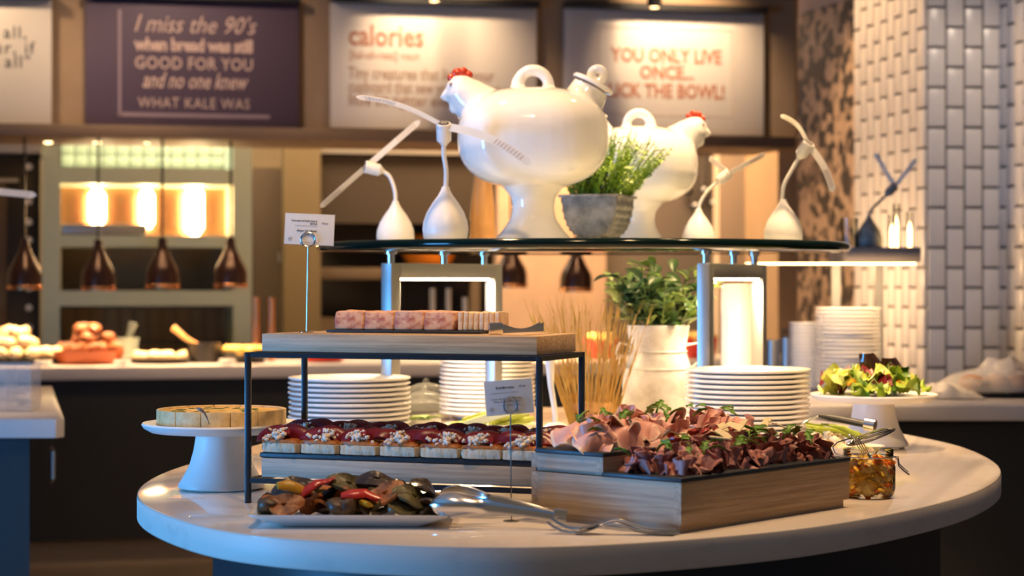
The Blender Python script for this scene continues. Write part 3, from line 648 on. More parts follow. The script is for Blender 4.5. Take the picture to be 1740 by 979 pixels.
# toasts
M['crumb'] = mat('bread_crumb', (0.62, 0.52, 0.37), 0.8, nz=((0.50, 0.38, 0.22), 60, (1, 1, 0.3), 0.4, 0.7), bump=(140, (1, 1, 0.3), 0.9, 0.004))
M['toasted'] = mat('toasted_top', (0.50, 0.17, 0.03), 0.5, nz=((0.22, 0.06, 0.012), 60, O1, 0.35, 0.7), bump=(90, O1, 0.5, 0.003))
M['beet'] = mat('beetroot', (0.13, 0.008, 0.018), 0.33, nz=((0.24, 0.017, 0.03), 45, O1, 0.4, 0.75), bump=(120, O1, 0.3, 0.002))
M['cheese_curd'] = mat('cottage_cheese', (0.78, 0.66, 0.52), 0.45)
crumb = MB().ball((0, 0, 0), (0.0345, 0.032, 0.008), 30, 8, p=9, nz=0.12, fr=60); crumb.v = [(x, y, z + 0.008) for x, y, z in crumb.v]; cm = crumb.mesh('bread'); cm.materials.append(M['crumb'])
top = MB().ball((0, 0, 0), (0.0348, 0.0322, 0.0050), 26, 6, p=5, nz=0.08, fr=50); top.v = [(x, y, z + 0.0165) for x, y, z in top.v]; tpm = top.mesh('toasted_top'); tpm.materials.append(M['toasted'])
bs = []
for k in range(3):
    m_ = MB().grid(lambda u, v: ((0.004 + 0.022 * v) * math.cos(PI * u) * 1.15, -0.007 * math.sin(v * 2.6) + 0.0025 * math.sin(u * 6 + k), (0.004 + 0.018 * v) * math.sin(PI * u) - 0.002), 12, 5, 0.0045).mesh('beetroot_slice', 60)
    m_.materials.append(M['beet']); bs.append(m_)
cs = []
for k in range(3):
    mb = MB(); rr = random.Random(k)
    for j in range(26): mb.ball((rr.gauss(0, 0.0075), rr.gauss(0, 0.003), rr.uniform(-0.002, 0.007)), (rr.uniform(0.0018, 0.0036), rr.uniform(0.0018, 0.003), rr.uniform(0.0015, 0.0028)), 8, 5, 0.5, 30, j, (j, j, 0))
    m_ = mb.mesh('cottage_cheese', 60); m_.materials.append(M['cheese_curd']); cs.append(m_)
sp = [MB().ball((0, 0, 0), (0.006, 0.003, 0.002), 7, 5, 0.3, 40, 3).mesh('herb_sprig')]; sp[0].materials.append(M['herb'])
TZ_L = LT + 0.009
ordn = ['first', 'second', 'third', 'fourth', 'fifth', 'sixth', 'seventh']
for row in range(2):
    for i in range(7):
        s_ = 0.054 + i * 0.0675 + (0.012 if row else 0); t_ = 0.034 + row * 0.068
        if s_ > 0.475: continue
        t = thing('beetroot_toast', ordn[i] + ' toast from the left in the ' + ['front', 'back'][row] + ' row, topped with beetroot and cottage cheese', 'toast', rk(s_, t_, TZ_L + row * 0.004), RA + random.uniform(-0.10, 0.10), 'beetroot toasts on the lower tier')
        inst('bread', cm, None, t); inst('toasted_top', tpm, None, t)
        for k in range(3):
            inst('beetroot_slice', bs[k], None, t, ((-0.013, 0.012, 0.0)[k] + random.uniform(-0.005, 0.005), (-0.012, -0.004, 0.012)[k] + random.uniform(-0.003, 0.003), 0.0195), (-0.75 + random.uniform(-0.2, 0.2), random.uniform(-0.25, 0.25), random.uniform(-0.35, 0.35)))
        inst('cottage_cheese', cs[i % 3], None, t, (random.uniform(-0.012, 0.010), -0.024, 0.0225), sc=1.3); inst('cottage_cheese', cs[(i + 1) % 3], None, t, (random.uniform(-0.012, 0.018), -0.016, 0.031), sc=0.95)
        if i % 2: inst('herb_sprig', sp[0], None, t, (0.01, 0.004, 0.036), (0, 0, i))
# ------------------------------------------------------------------ price cards on wire holders
def card_holder(label, foot, ring_c, ring_r, clab, cw, ch, cc, tilt, lines, yaw=0.0, ovalx=1.0):
    t = thing('card_holder', label, 'sign holder', foot, 0, 'wire card holders')
    top_ = ring_c - Vector((0, 0, ring_r)) - foot
    MB().tube([(0, 0, 0.002), top_ * 0.5, top_], 0.0011, 6).build('rod', M['wire'], t)
    rc_ = ring_c - foot
    MB().tube([(rc_.x + ring_r * ovalx * math.cos(a), rc_.y - 0.0015, rc_.z + ring_r * math.sin(a)) for a in [2 * PI * k / 28 for k in range(28)]], 0.0011, 6, closed=True).build('ring', M['wire'], t)
    MB().tube([(rc_.x + ring_r * ovalx * math.cos(a), rc_.y + 0.0045, rc_.z + ring_r * math.sin(a)) for a in [2 * PI * k / 28 for k in range(28)]], 0.0011, 6, closed=True).build('ring', M['wire'], t)
    MB().lathe([(0.0001, 0), (0.012, 0), (0.012, 0.002), (0.0001, 0.003)], 20).build('foot', M['wire'], t)
    c = thing('price_card', clab, 'sign', cc); c.rotation_euler = (0, tilt, yaw)
    MB().box((0, 0.0003, 0), (cw, 0.0006, ch)).build('card', M['card'], c)
    MB().box((0, 0.0003, 0), (cw + 0.002, 0.0018, ch + 0.0022)).build('sleeve', M['acrylic'], c, bevel=0.0003)
    for tx, x, z, sz, wf_, mt, bo in lines:
        setw(lettering(tx, sz, M[mt], c, (x * cw, -0.0008, z * ch), align='RIGHT', bold=bo), wf_ * cw)
    lg = MB().tube([(0.0028 * math.cos(a), -0.0008, 0.0028 * math.sin(a)) for a in [2 * PI * k / 18 for k in range(18)]], 0.00018, 5, closed=True)
    lg.box((0, -0.0008, 0), (0.0045, 0.0002, 0.0004)); lg.box((0, -0.0008, 0.001), (0.0004, 0.0002, 0.003))
    lg.build('logo', M['ink_grey'], c, loc=(-0.39 * cw, 0, -0.33 * ch))
D1 = 3.115
f1 = rk(0.09, 0.055, UT); f1 = Vector((px(521, 560, f1.y).x, f1.y, f1.z)); D1 = f1.y
card_holder('thin wire card holder standing on the terrine tray', f1, px(523.5, 407, D1), 12.0 / F * D1, 'white price card for the chicken and ham terrine', 83 / F * D1, 51.5 / F * D1, px(526, 390, D1 + 0.0005), 0.045,
            [('Terrine made with British chicken &', 0.15, 0.25, 0.0044, 0.53, 'ink', 0.0001), ('ham hock', 0.15, 0.165, 0.0044, 0.145, 'ink', 0.0001), ('736 kcal', 0.375, 0.19, 0.0040, 0.13, 'ink', 0.00005),
             ('(an ancillary contained ham hock ingredient)', 0.15, 0.10, 0.0030, 0.45, 'ink_grey', 0), ('Allergens: Celery, Mustard', 0.15, -0.075, 0.0044, 0.41, 'ink', 0.0001), ('Made using ingredients that may vary', 0.18, -0.44, 0.0030, 0.34, 'ink_grey', 0)])
f2 = Vector((px(869, 880, 2.9).x, 2.9, TZ))
card_holder('thin wire card holder standing on the island before the lower tray', f2, px(867.5, 689, 2.9), 14.5 / F * 2.9, 'white price card for the bloody mary crumpet', 80 / F * 2.9, 58 / F * 2.9, px(865, 675, 2.9005), -0.085,
            [('Bloody Mary crumpet,', 0.125, 0.26, 0.0052, 0.39, 'ink', 0.00012), ('187 kcal', 0.365, 0.27, 0.0042, 0.135, 'ink', 0.00005), ('Cottage cheese, beetroot and celery salt', 0.195, 0.12, 0.0034, 0.57, 'ink_grey', 0),
             ('Contains: Allergens: Gluten, Milk, Celery,', 0.28, -0.06, 0.0040, 0.66, 'ink', 0), ('Wheat, Barley, Mustard, Soya', 0.24, -0.14, 0.0040, 0.58, 'ink', 0), ('may contain Nuts', 0.24, -0.25, 0.0036, 0.43, 'ink_grey', 0), ('Made using ingredients', 0.21, -0.42, 0.0036, 0.36, 'ink_grey', 0)], ovalx=0.8)
# ------------------------------------------------------------------ white platter with grilled vegetables
PC = Vector((-0.2275, 2.875, TZ))
def rrect(w_, d_, r_, k=5):
    o_ = []
    for cx, cy, a0 in [(w_ / 2 - r_, d_ / 2 - r_, 0), (-w_ / 2 + r_, d_ / 2 - r_, PI / 2), (-w_ / 2 + r_, -d_ / 2 + r_, PI), (w_ / 2 - r_, -d_ / 2 + r_, 1.5 * PI)]:
        for i in range(k + 1): a = a0 + PI / 2 * i / k; o_.append((cx + r_ * math.cos(a), cy + r_ * math.sin(a)))
    return o_
def ring_loft(levels):
    mb = MB(); n = len(levels[0][0]); vs = []; fs = []
    for o_, z in levels: vs += [(x, y, z) for x, y in o_]
    for i in range(len(levels) - 1):
        for k in range(n): fs.append((i * n + k, i * n + (k + 1) % n, (i + 1) * n + (k + 1) % n, (i + 1) * n + k))
    fs.append(tuple(range(n - 1, -1, -1))); fs.append(tuple((len(levels) - 1) * n + k for k in range(n)))
    return mb.add(vs, fs)
o = ring_loft([(rrect(0.20, 0.085, 0.012), 0.0), (rrect(0.215, 0.095, 0.014), 0.003), (rrect(0.29, 0.135, 0.016), 0.0165), (rrect(0.294, 0.139, 0.016), 0.0195), (rrect(0.288, 0.133, 0.015), 0.0195), (rrect(0.215, 0.095, 0.012), 0.007), (rrect(0.20, 0.085, 0.01), 0.006)]).build('platter', M['china'], loc=PC + Vector((0, 0, 0.0005)), rz=-0.02, smooth=35)
tag(o, 'rectangular white platter of grilled vegetables at the island front', 'platter')
VEG = {
 'aubergine_slice': ('charred dark aubergine slice', mat('aubergine', (0.025, 0.016, 0.016), 0.28, nz=((0.09, 0.055, 0.03), 40, O1, 0.45, 0.75), bump=(90, O1, 0.5, 0.003), coat=0.3)),
 'courgette_slice': ('grilled olive courgette slice', mat('courgette', (0.11, 0.09, 0.03), 0.4, nz=((0.05, 0.04, 0.015), 45, O1, 0.45, 0.65), bump=(90, O1, 0.5, 0.003))),
 'sweet_potato_slice': ('grilled orange sweet potato slice', mat('sweet_potato', (0.44, 0.14, 0.03), 0.4, nz=((0.07, 0.025, 0.012), 60, O1, 0.5, 0.7), bump=(90, O1, 0.5, 0.003))),
 'red_pepper_strip': ('glossy red pepper strip', mat('red_pepper', (0.55, 0.025, 0.008), 0.2, nz=((0.30, 0.012, 0.006), 30, O1, 0.45, 0.8), bump=(90, O1, 0.5, 0.003), coat=0.4)),
 'yellow_pepper_strip': ('soft yellow pepper strip', mat('yellow_pepper', (0.62, 0.32, 0.02), 0.25, nz=((0.34, 0.15, 0.01), 30, O1, 0.5, 0.8), bump=(90, O1, 0.5, 0.003), coat=0.3)),
 'mushroom': ('browned grilled mushroom', mat('mushroom', (0.12, 0.065, 0.03), 0.4, nz=((0.04, 0.022, 0.012), 40, O1, 0.4, 0.7), bump=(90, O1, 0.5, 0.003))) }
def veg_mesh(kind, k):
    rr = random.Random(hash_(kind) + k); a, b = rr.uniform(-1, 1), rr.uniform(-1, 1)
    if 'strip' in kind:
        return MB().tube([(-0.028, 0, 0.0), (-0.012, 0.004 * a, 0.005), (0.006, 0.003 * b, 0.006), (0.022, 0.006 * a, 0.002), (0.034, 0.009 * a, 0.003)], [0.006, 0.0105, 0.0095, 0.006, 0.0015], 10, flat=0.45)
    if kind == 'mushroom': return MB().ball((0, 0, 0), (0.019, 0.017, 0.012), 14, 9, 0.3, 18, k)
    L, W_ = (0.058, 0.036) if kind != 'sweet_potato_slice' else (0.050, 0.038)
    def fn(u, v):
        th = 2 * PI * u; q = v * (1 + 0.10 * math.sin(3 * th + k) + 0.03 * math.sin(5 * th + 2 * k))
        x, y = q * L / 2 * math.cos(th), q * W_ / 2 * math.sin(th)
        return (x, y, 0.007 * math.sin(x * 75 + a * 3) + 0.006 * b * math.cos(y * 90) + 0.001 * math.sin(5 * th + k) * v)
    return MB().grid(fn, 30, 6, 0.0045)
def hash_(s_): return sum(ord(c) * (i + 1) for i, c in enumerate(s_))
vm = {}
for kind in VEG:
    for k in range(3):
        m_ = veg_mesh(kind, k).mesh(kind, 50); m_.materials.append(VEG[kind][1]); vm[kind, k] = m_
rv = random.Random(5)
order = ['aubergine_slice'] * 20 + ['courgette_slice'] * 10 + ['sweet_potato_slice'] * 7 + ['mushroom'] * 8 + ['red_pepper_strip'] * 2 + ['yellow_pepper_strip'] * 5
rv.shuffle(order)
def put_veg(kind, k, x, y, z, rot):
    o = inst(kind, vm[kind, k], None, None, PC + Vector((x, y, z)), rot)
    tag(o, VEG[kind][0] + ' heaped on the white platter', 'vegetable', VEG[kind][0] + 's on the platter')
for i, kind in enumerate(order):
    x = -0.118 + 0.236 * ((i * 0.618) % 1.0); y = rv.uniform(-0.042, 0.04)
    h_ = 0.018 + 0.030 * max(0, 1 - (abs(x) / 0.135) ** 3) * (0.35 + 0.65 * (y + 0.042) / 0.08)
    put_veg(kind, i % 3, x, y, h_ * rv.uniform(0.72, 1.0), (rv.uniform(-0.2, 0.85), rv.uniform(-0.4, 0.4), rv.uniform(0, 6)))
for kind, x, y, z, rot in [('red_pepper_strip', -0.055, -0.015, 0.052, (0.3, -0.45, 0.3)), ('yellow_pepper_strip', -0.085, -0.02, 0.050, (0.9, 0.3, 0.6)), ('sweet_potato_slice', -0.095, -0.045, 0.032, (0.9, 0.2, 0.2)),
                           ('sweet_potato_slice', 0.048, -0.03, 0.047, (0.7, -0.1, 0.1)), ('red_pepper_strip', 0.012, -0.035, 0.042, (0.6, 0.1, 0.1)), ('aubergine_slice', -0.088, 0.0, 0.050, (0.6, -0.3, 0.4)), ('mushroom', -0.118, -0.03, 0.032, (0, 0, 1)),
                           ('courgette_slice', -0.01, 0.0, 0.055, (0.7, 0.1, 0.2)), ('courgette_slice', 0.085, -0.03, 0.040, (0.8, 0.2, 0.4)), ('aubergine_slice', 0.105, -0.005, 0.046, (0.6, 0.4, 0.7)), ('aubergine_slice', 0.03, 0.01, 0.057, (0.5, 0, 0.1))]:
    put_veg(kind, 0, x, y, z, rot)
# ------------------------------------------------------------------ big serving tongs and forks at the front
TB = Vector((0.045, 2.80, TZ))
t = thing('spoon_tongs', 'large steel salad tongs with spoon heads resting on the white platter', 'tongs', TB)
def arm(head, tail, lift, wd, hollow):
    h_, e_ = Vector(head), Vector(tail); d = e_ - h_; sd = Vector((0, 0, 1)).cross(d).normalized()
    def fn(u, v):
        # v: 0 at the spoon tip .. 1 at the hinge
        if v < 0.40: q = v / 0.40; wv = wd * (0.12 + 0.88 * math.sin(min(1, q * 2.2) * PI / 2) ** 0.6) * (1 - 0.58 * (max(0, q - 0.4) / 0.6) ** 1.3)
        else: q = (v - 0.40) / 0.60; wv = wd * (0.42 - 0.04 * q)
        c = h_ + d * v + Vector((0, 0, lift * math.sin(v * PI) ** 1.0))
        dp = hollow * (1 - (2 * u - 1) ** 2) * (math.sin(min(1, v / 0.40) * PI) ** 0.7 if v < 0.40 else 0.08)
        return c + Vector((0, -0.3, 1)).normalized() * ((u - 0.5) * 2 * wv * 0.62) + Vector((0, -1, 0.2)) * dp + sd * ((u - 0.5) * 0.6 * wv)
    return MB().grid(fn, 8, 36, 0.0014)
arm((-0.160, 0.015, 0.034), (0.028, 0.0, 0.016), 0.004, 0.029, 0.016).build('arm', M['steel'], t, smooth=60)
arm((-0.150, 0.045, 0.045), (0.028, 0.006, 0.016), 0.008, 0.027, -0.014).build('arm', M['steel'], t, smooth=60)
MB().box((0.022, 0.003, 0.0165), (0.020, 0.010, 0.026), (0, 0.12, 0)).build('hinge_band', M['steel'], t, bevel=0.003)
def fork(label, loc, rz, L=0.175):
    t = thing('table_fork', label, 'fork', loc, rz, 'steel forks on the island front')
    hz = lambda v: 0.0025 + 0.014 * max(0, 1 - v / 0.2) ** 2 + 0.013 * math.exp(-((v - 0.52) / 0.16) ** 2)
    for k in range(4):
        yy = (k - 1.5) * 0.0055
        MB().tube([(L * v, yy * min(1, 0.75 + v), hz(v)) for v in (0.0, 0.06, 0.12, 0.18, 0.25)], [0.0007, 0.0012, 0.0014, 0.0015, 0.0015], 6).build('tine', M['steel'], t)
    wd = lambda v: 0.0105 if v < 0.33 else (0.0105 - 0.0072 * min(1, (v - 0.33) / 0.14) if v < 0.47 else 0.0033 + 0.0060 * max(0, (v - 0.5) / 0.5) ** 1.3)
    MB().grid(lambda u, v: (L * (0.23 + 0.77 * v), (u - 0.5) * 2 * wd(0.23 + 0.77 * v), hz(0.23 + 0.77 * v) - 0.0012 * (1 - (2 * u - 1) ** 2)), 6, 26, 0.0018).build('handle', M['steel'], t, smooth=60)
    return t
fk = tb(1120, 910)
fork('front steel fork of the nested pair before the meat box', Vector((0.048, 2.755, TZ)), -0.10)
fork('rear steel fork of the nested pair, its handle right under the meat box', Vector((0.054, 2.769, TZ + 0.004)), -0.135)
for i, (xa, ya, wd_) in enumerate([(318, 846, 0.055), (368, 878, 0.08)]):
    p = tb(xa, ya); o = MB().box((0, 0, 0.001), (wd_, 0.035, 0.0012)).build('card_sleeve', M['acrylic'], loc=p, rz=-0.06 + 0.08 * i)
    tag(o, ['small clear card sleeve lying flat before the left cake stand', 'longer clear card sleeve lying flat beside the white platter'][i], 'card sleeve', 'clear card sleeves on the island')
def thin_glass(name, tint, ior=1.5, rough=0.02):
    m = bpy.data.materials.new(name); m.use_nodes = True; nt = m.node_tree; nt.nodes.clear()
    o_ = nt.nodes.new('ShaderNodeOutputMaterial'); mx = nt.nodes.new('ShaderNodeMixShader'); fr = nt.nodes.new('ShaderNodeFresnel'); fr.inputs[0].default_value = ior
    tr = nt.nodes.new('ShaderNodeBsdfTransparent'); tr.inputs[0].default_value = (*tint, 1); gl = nt.nodes.new('ShaderNodeBsdfGlossy'); gl.inputs['Roughness'].default_value = rough
    L = nt.links.new; L(fr.outputs[0], mx.inputs[0]); L(tr.outputs[0], mx.inputs[1]); L(gl.outputs[0], mx.inputs[2]); L(mx.outputs[0], o_.inputs[0]); return m
M['pane'] = thin_glass('pane_glass', (0.93, 0.97, 0.94)); M['jar_glass'] = thin_glass('jar_glass', (0.96, 0.97, 0.95), 1.4); M['film'] = mat('cling_film', (0.9, 0.88, 0.86), 0.15, alpha=0.25)
M['dome'] = mat('dome_plastic', (0.9, 0.9, 0.88), 0.08, alpha=0.10)
M['tub'] = mat('tub_plastic', (0.9, 0.87, 0.84), 0.12, alpha=0.15)
M['glass_rim'] = mat('glass_rim', (0.002, 0.009, 0.007), 0.10, spec=0.3)
# ------------------------------------------------------------------ stepped wooden box with cold meats
BA = Vector((0.234, 2.755, TZ)); BR = math.atan2(0.755, 0.656); BX, BY = 0.44, 0.272
def bx(x, y, z): return BA + Vector((0.656 * x - 0.755 * y, 0.755 * x + 0.656 * y, z))
def panel_box(parent, x0, x1, y0, y1, z0, z1, m, th=0.012, name='panel'):
    zc, h_ = (z0 + z1) / 2, z1 - z0
    for cx, cy, L, rz in [((x0 + x1) / 2, y0 + th / 2, x1 - x0, 0), ((x0 + x1) / 2, y1 - th / 2, x1 - x0, 0), (x0 + th / 2, (y0 + y1) / 2, y1 - y0 - 2 * th, PI / 2), (x1 - th / 2, (y0 + y1) / 2, y1 - y0 - 2 * th, PI / 2)]:
        MB().box((0, 0, 0), (L, th, h_)).build(name, m, parent, loc=(cx, cy, zc), rz=rz)
t = thing('display_box', 'large oak display box under the roast beef, front right of the island', 'box', BA, BR, 'stepped oak boxes for the cold meats')
panel_box(t, 0.0, BX, 0.0, BY, 0.012, 0.0705, M['oak'], 0.012); panel_box(t, 0.004, BX - 0.01, 0.004, BY - 0.004, 0.0, 0.012, M['oak'], 0.012, 'plinth')
MB().box((BX / 2, BY / 2, 0.064), (BX - 0.024, BY - 0.024, 0.012)).build('top_panel', M['oak'], t)
t = thing('display_box', 'smaller oak riser box standing on the larger one, under the ham', 'box', bx(0, 0, 0.0715), BR, 'stepped oak boxes for the cold meats')
panel_box(t, 0.0, BX - 0.01, 0.138, BY, 0.005, 0.0265, M['oak_grey'], 0.012); panel_box(t, 0.006, BX - 0.016, 0.144, BY - 0.006, 0.0, 0.005, M['oak_grey'], 0.012, 'plinth'); MB().box((BX / 2 - 0.005, 0.200, 0.020), (BX - 0.034, 0.100, 0.012)).build('top_panel', M['oak_grey'], t)
o = MB().box((BX / 2, 0.0675, 0.003), (BX + 0.004, 0.139, 0.006)).build('slate_board', M['slate'], loc=bx(0, 0, 0.0711), rz=BR, bevel=0.001); tag(o, 'black slate board under the roast beef on the large oak box', 'board', 'slate serving boards')
o = MB().box((BX / 2 - 0.005, 0.200, 0.003), (BX - 0.006, 0.128, 0.006)).build('slate_board', M['slate'], loc=bx(0, 0, 0.0985), rz=BR, bevel=0.001); tag(o, 'black slate board under the ham on the oak riser', 'board', 'slate serving boards')
M['ham'] = mat('ham', (0.70, 0.32, 0.25), 0.42, nz=((0.80, 0.50, 0.41), 22, O1, 0.4, 0.7), bump=(60, O1, 0.15, 0.002))
M['ham_rim'] = mat('ham_fat', (0.80, 0.60, 0.46), 0.35)
M['beef_rim'] = mat('beef_crust', (0.16, 0.05, 0.03), 0.45)
M['beef'] = mat('beef', (0.42, 0.165, 0.145), 0.5, nz=((0.56, 0.29, 0.25), 26, O1, 0.4, 0.72), bump=(80, O1, 0.3, 0.002))
M['beef_dark'] = mat('beef_dark', (0.29, 0.09, 0.07), 0.5, nz=((0.44, 0.18, 0.135), 26, O1, 0.4, 0.7), bump=(80, O1, 0.3, 0.002))
def sq2d(u, v): X, Y = 2 * u - 1, 2 * v - 1; return X * math.sqrt(1 - Y * Y / 2), Y * math.sqrt(1 - X * X / 2)
def taco(k, R_, rf):
    rr = random.Random(100 + k); a = [rr.uniform(0, 6.28) for _ in range(6)]; op = rr.uniform(0.25, 0.75)
    def fn(u, v):
        x, y = sq2d(u, v); q = math.hypot(x, y); th = math.atan2(y, x); g = 1 + 0.10 * math.sin(2 * th + a[0]) + 0.05 * math.sin(5 * th + a[1]); x *= R_ * g; s_ = y * R_ * g
        c = rf * (PI / 2 - op); sg = 1 if s_ >= 0 else -1; t_ = abs(s_)
        if t_ < c: Y, Z = rf * math.sin(t_ / rf), rf * math.cos(t_ / rf)
        else: an = c / rf; Y = rf * math.sin(an) + (t_ - c) * math.cos(an); Z = rf * math.cos(an) - (t_ - c) * math.sin(an)
        w_ = 0.0045 * math.sin(x / R_ * 5.5 + a[2]) * q + 0.003 * math.sin(4 * th + a[3]) * q * q
        return (x * (1 - 0.12 * math.sin(x / R_ * 3 + a[4])), sg * Y + w_ + 0.006 * math.sin(x / R_ * 2.2 + a[5]), Z + 0.003 * math.sin(x / R_ * 7 + a[1]))
    return MB().grid(fn, 14, 14, 0.0013)
def ruffle(k, L, h_):
    rr = random.Random(400 + k); a = [rr.uniform(0, 6.28) for _ in range(5)]; n = rr.uniform(1.6, 2.6)
    def fn(u, v):
        e = 0.25 + 0.75 * v
        return ((u - 0.5) * L + 0.006 * math.sin(2 * PI * n * 2 * u + a[0]) * e, 0.013 * math.sin(2 * PI * n * u + a[1]) * e + (v - 0.5) * 0.014, h_ * (v - 0.15) * (0.8 + 0.3 * math.sin(2 * PI * u * 1.3 + a[2])) - 0.010 * (2 * u - 1) ** 2)
    return MB().grid(fn, 26, 6, 0.0013)
def drape(k, w_, d_):
    rr = random.Random(300 + k); a = [rr.uniform(0, 6.28) for _ in range(5)]
    def fn(u, v):
        X, Y = sq2d(u, v); q = math.hypot(X, Y); th = math.atan2(Y, X); g = 1 + 0.10 * math.sin(2 * th + a[0]) + 0.05 * math.sin(5 * th + a[1]); x, y = X * g * w_ / 2, Y * g * d_ / 2
        return (x, y, 0.018 * (1 - q * q) + 0.004 * math.sin(x * 110 + a[2]) * q + 0.005 * math.sin(y * 90 + x * 60 + a[3]) + 0.003 * math.sin(th * 4 + a[4]) * q * q)
    return MB().grid(fn, 16, 16, 0.0014)
def rimmed(mb, nm, nu, nv, m1, m2):
    me = mb.mesh(nm, 70); me.materials.append(m1); me.materials.append(m2)
    idx = []
    for p in me.polygons:
        n = p.index; k = n % (nu * nv) if n < 2 * nu * nv else -1
        idx.append(1 if k < 0 or k // nv in (0, nu - 1) or k % nv in (0, nv - 1) else 0)
    me.polygons.foreach_set('material_index', idx); return me
def slab_rim(me, m1): me.materials.append(m1); return me
hamf = [rimmed(taco(k, 0.036, 0.006), 'ham_slice', 14, 14, M['ham'], M['ham_rim']) for k in range(4)] + [slab_rim(ruffle(k, 0.055, 0.026).mesh('ham_slice', 70), M['ham']) for k in range(3)]
hamd = [rimmed(drape(k, 0.10, 0.078), 'ham_slice', 16, 16, M['ham'], M['ham_rim']) for k in range(4)]
beef = [rimmed(taco(10 + k, 0.032, 0.006), 'roast_beef_slice', 14, 14, M['beef'], M['beef_rim']) for k in range(4)] + [slab_rim(ruffle(10 + k, 0.055, 0.026).mesh('roast_beef_slice', 70), M['beef']) for k in range(3)]
beefd = [rimmed(taco(20 + k, 0.030, 0.006), 'roast_beef_slice', 14, 14, M['beef_dark'], M['beef_rim']) for k in range(4)] + [slab_rim(ruffle(20 + k, 0.05, 0.025).mesh('roast_beef_slice', 70), M['beef_dark']) for k in range(3)]
rm = random.Random(21)
def meat(ms, i, x, y, z, rot, label, group, nm, sc=1.0):
    o = inst(nm, ms[i % len(ms)], None, None, bx(x, y, z), rot, sc); tag(o, label, 'meat', group)
HZ, LZ = 0.105, 0.0775
def ham_h(x, y): return 0.043 * max(0, 1 - ((y - 0.202) / 0.075) ** 2) * max(0, 1 - ((x - 0.21) / 0.235) ** 4)
def beef_h(x, y): return 0.033 * max(0, 1 - ((y - 0.08) / 0.085) ** 2) * max(0, 1 - ((x - 0.22) / 0.235) ** 6)
hl = 'folded slice of pink ham piled on the oak riser'
for i in range(56):
    x = 0.03 + 0.38 * ((i * 0.618034) % 1); y = rm.uniform(0.155, 0.25); k = 0.15 if i < 16 else rm.uniform(0.55, 0.9)
    meat(hamf, i, x, y, HZ + ham_h(x, y) * k, (rm.uniform(-0.5, 0.5), rm.uniform(-0.4, 0.4), rm.uniform(0, 6.28)), hl, 'ham slices on the riser', 'ham_slice', rm.uniform(0.72, 1.0))
for i, (x, y, z, rx, ry, rz) in enumerate([(0.045, 0.228, 0.016, -0.1, -0.35, 0.9), (0.040, 0.180, 0.014, 0.45, -0.40, 0.2), (0.095, 0.172, 0.018, 0.55, -0.1, 0.3), (0.075, 0.208, 0.026, 0.2, -0.1, 0.5), (0.150, 0.170, 0.017, 0.55, 0.1, 0.1)]):
    meat(hamd, i, x, y, HZ + z, (rx, ry, BR + rz), 'broad draped ham slice on the front left of the riser', 'draped ham slices on the riser', 'ham_slice', 0.85)
for i in range(135):
    x = 0.025 + 0.39 * ((i * 0.618034) % 1); y = rm.uniform(0.016, 0.134); k = 0.1 if i < 40 else (0.45 if i < 75 else rm.uniform(0.6, 0.9))
    dk = x > 0.24 + rm.uniform(-0.05, 0.05)
    meat(beefd if dk else beef, i, x, y, LZ + beef_h(x, y) * k, (rm.uniform(-0.4, 0.4), rm.uniform(-0.35, 0.35), rm.uniform(0, 6.28)),
         'curled dark roast beef slice toward the right of the slate' if dk else 'curled pinkish roast beef slice toward the left of the lower slate', 'dark roast beef slices' if dk else 'pink roast beef slices', 'roast_beef_slice', rm.uniform(0.62, 0.9))
M['rocket'] = mat('rocket_leaf', (0.10, 0.22, 0.02), 0.45, nz=((0.18, 0.34, 0.05), 60, O1, 0.4, 0.7)); M['parmesan'] = mat('parmesan', (0.74, 0.60, 0.34), 0.5); M['chilli'] = mat('dried_tomato', (0.35, 0.03, 0.015), 0.35)
def rocket(k):
    rr = random.Random(k); b = rr.uniform(-1, 1)
    def fn(u, v):
        wv = 0.0055 * (0.15 + math.sin(v * PI) * (1 + 0.5 * math.sin(v * 16 + k))) if v > 0.25 else 0.0012
        return ((u - 0.5) * 2 * wv + 0.006 * b * v * v, (v - 0.4) * 0.034, 0.007 * math.sin(v * 2.6) + 0.003 * (2 * u - 1) ** 2)
    return MB().grid(fn, 4, 14, 0.0006)
rk_m = [slab_rim(rocket(k).mesh('rocket_leaf', 70), M['rocket']) for k in range(5)]
def scatter(n, fn_h, xr, yr, z0, ms, nm, label, cat, group, dz, seed, sc=1.0):
    rr = random.Random(seed)
    for i in range(n):
        x = xr[0] + (xr[1] - xr[0]) * ((i * 0.618034 + seed * 0.13) % 1); y = rr.uniform(*yr)
        o = inst(nm, ms[i % len(ms)], None, None, bx(x, y, z0 + fn_h(x, y) + dz), (rr.uniform(-0.2, 0.7), rr.uniform(-0.5, 0.5), rr.uniform(0, 6.28)), sc * rr.uniform(0.8, 1.25)); tag(o, label, cat, group)
scatter(20, ham_h, (0.02, 0.40), (0.16, 0.245), HZ, rk_m, 'rocket_leaf', 'small green rocket leaf scattered over the ham', 'leaf', 'rocket leaves on the ham', 0.007, 3, 0.8)
scatter(34, beef_h, (0.02, 0.42), (0.03, 0.13), LZ, rk_m, 'rocket_leaf', 'small green rocket leaf scattered over the roast beef', 'leaf', 'rocket leaves on the beef', 0.007, 4, 0.8)
pm = [slab_rim(MB().prism([(-0.012, -0.004), (0.006, -0.007), (0.014, 0.001), (0.004, 0.006), (-0.009, 0.005)], 0, 0.0012).mesh('parmesan_shaving'), M['parmesan']), slab_rim(MB().prism([(-0.014, -0.003), (0.012, -0.005), (0.010, 0.004), (-0.012, 0.005)], 0, 0.0012).mesh('parmesan_shaving'), M['parmesan'])]
scatter(16, beef_h, (0.09, 0.36), (0.03, 0.13), LZ, pm, 'parmesan_shaving', 'pale parmesan shaving on the roast beef', 'cheese', 'parmesan shavings', 0.020, 5, 1.15)
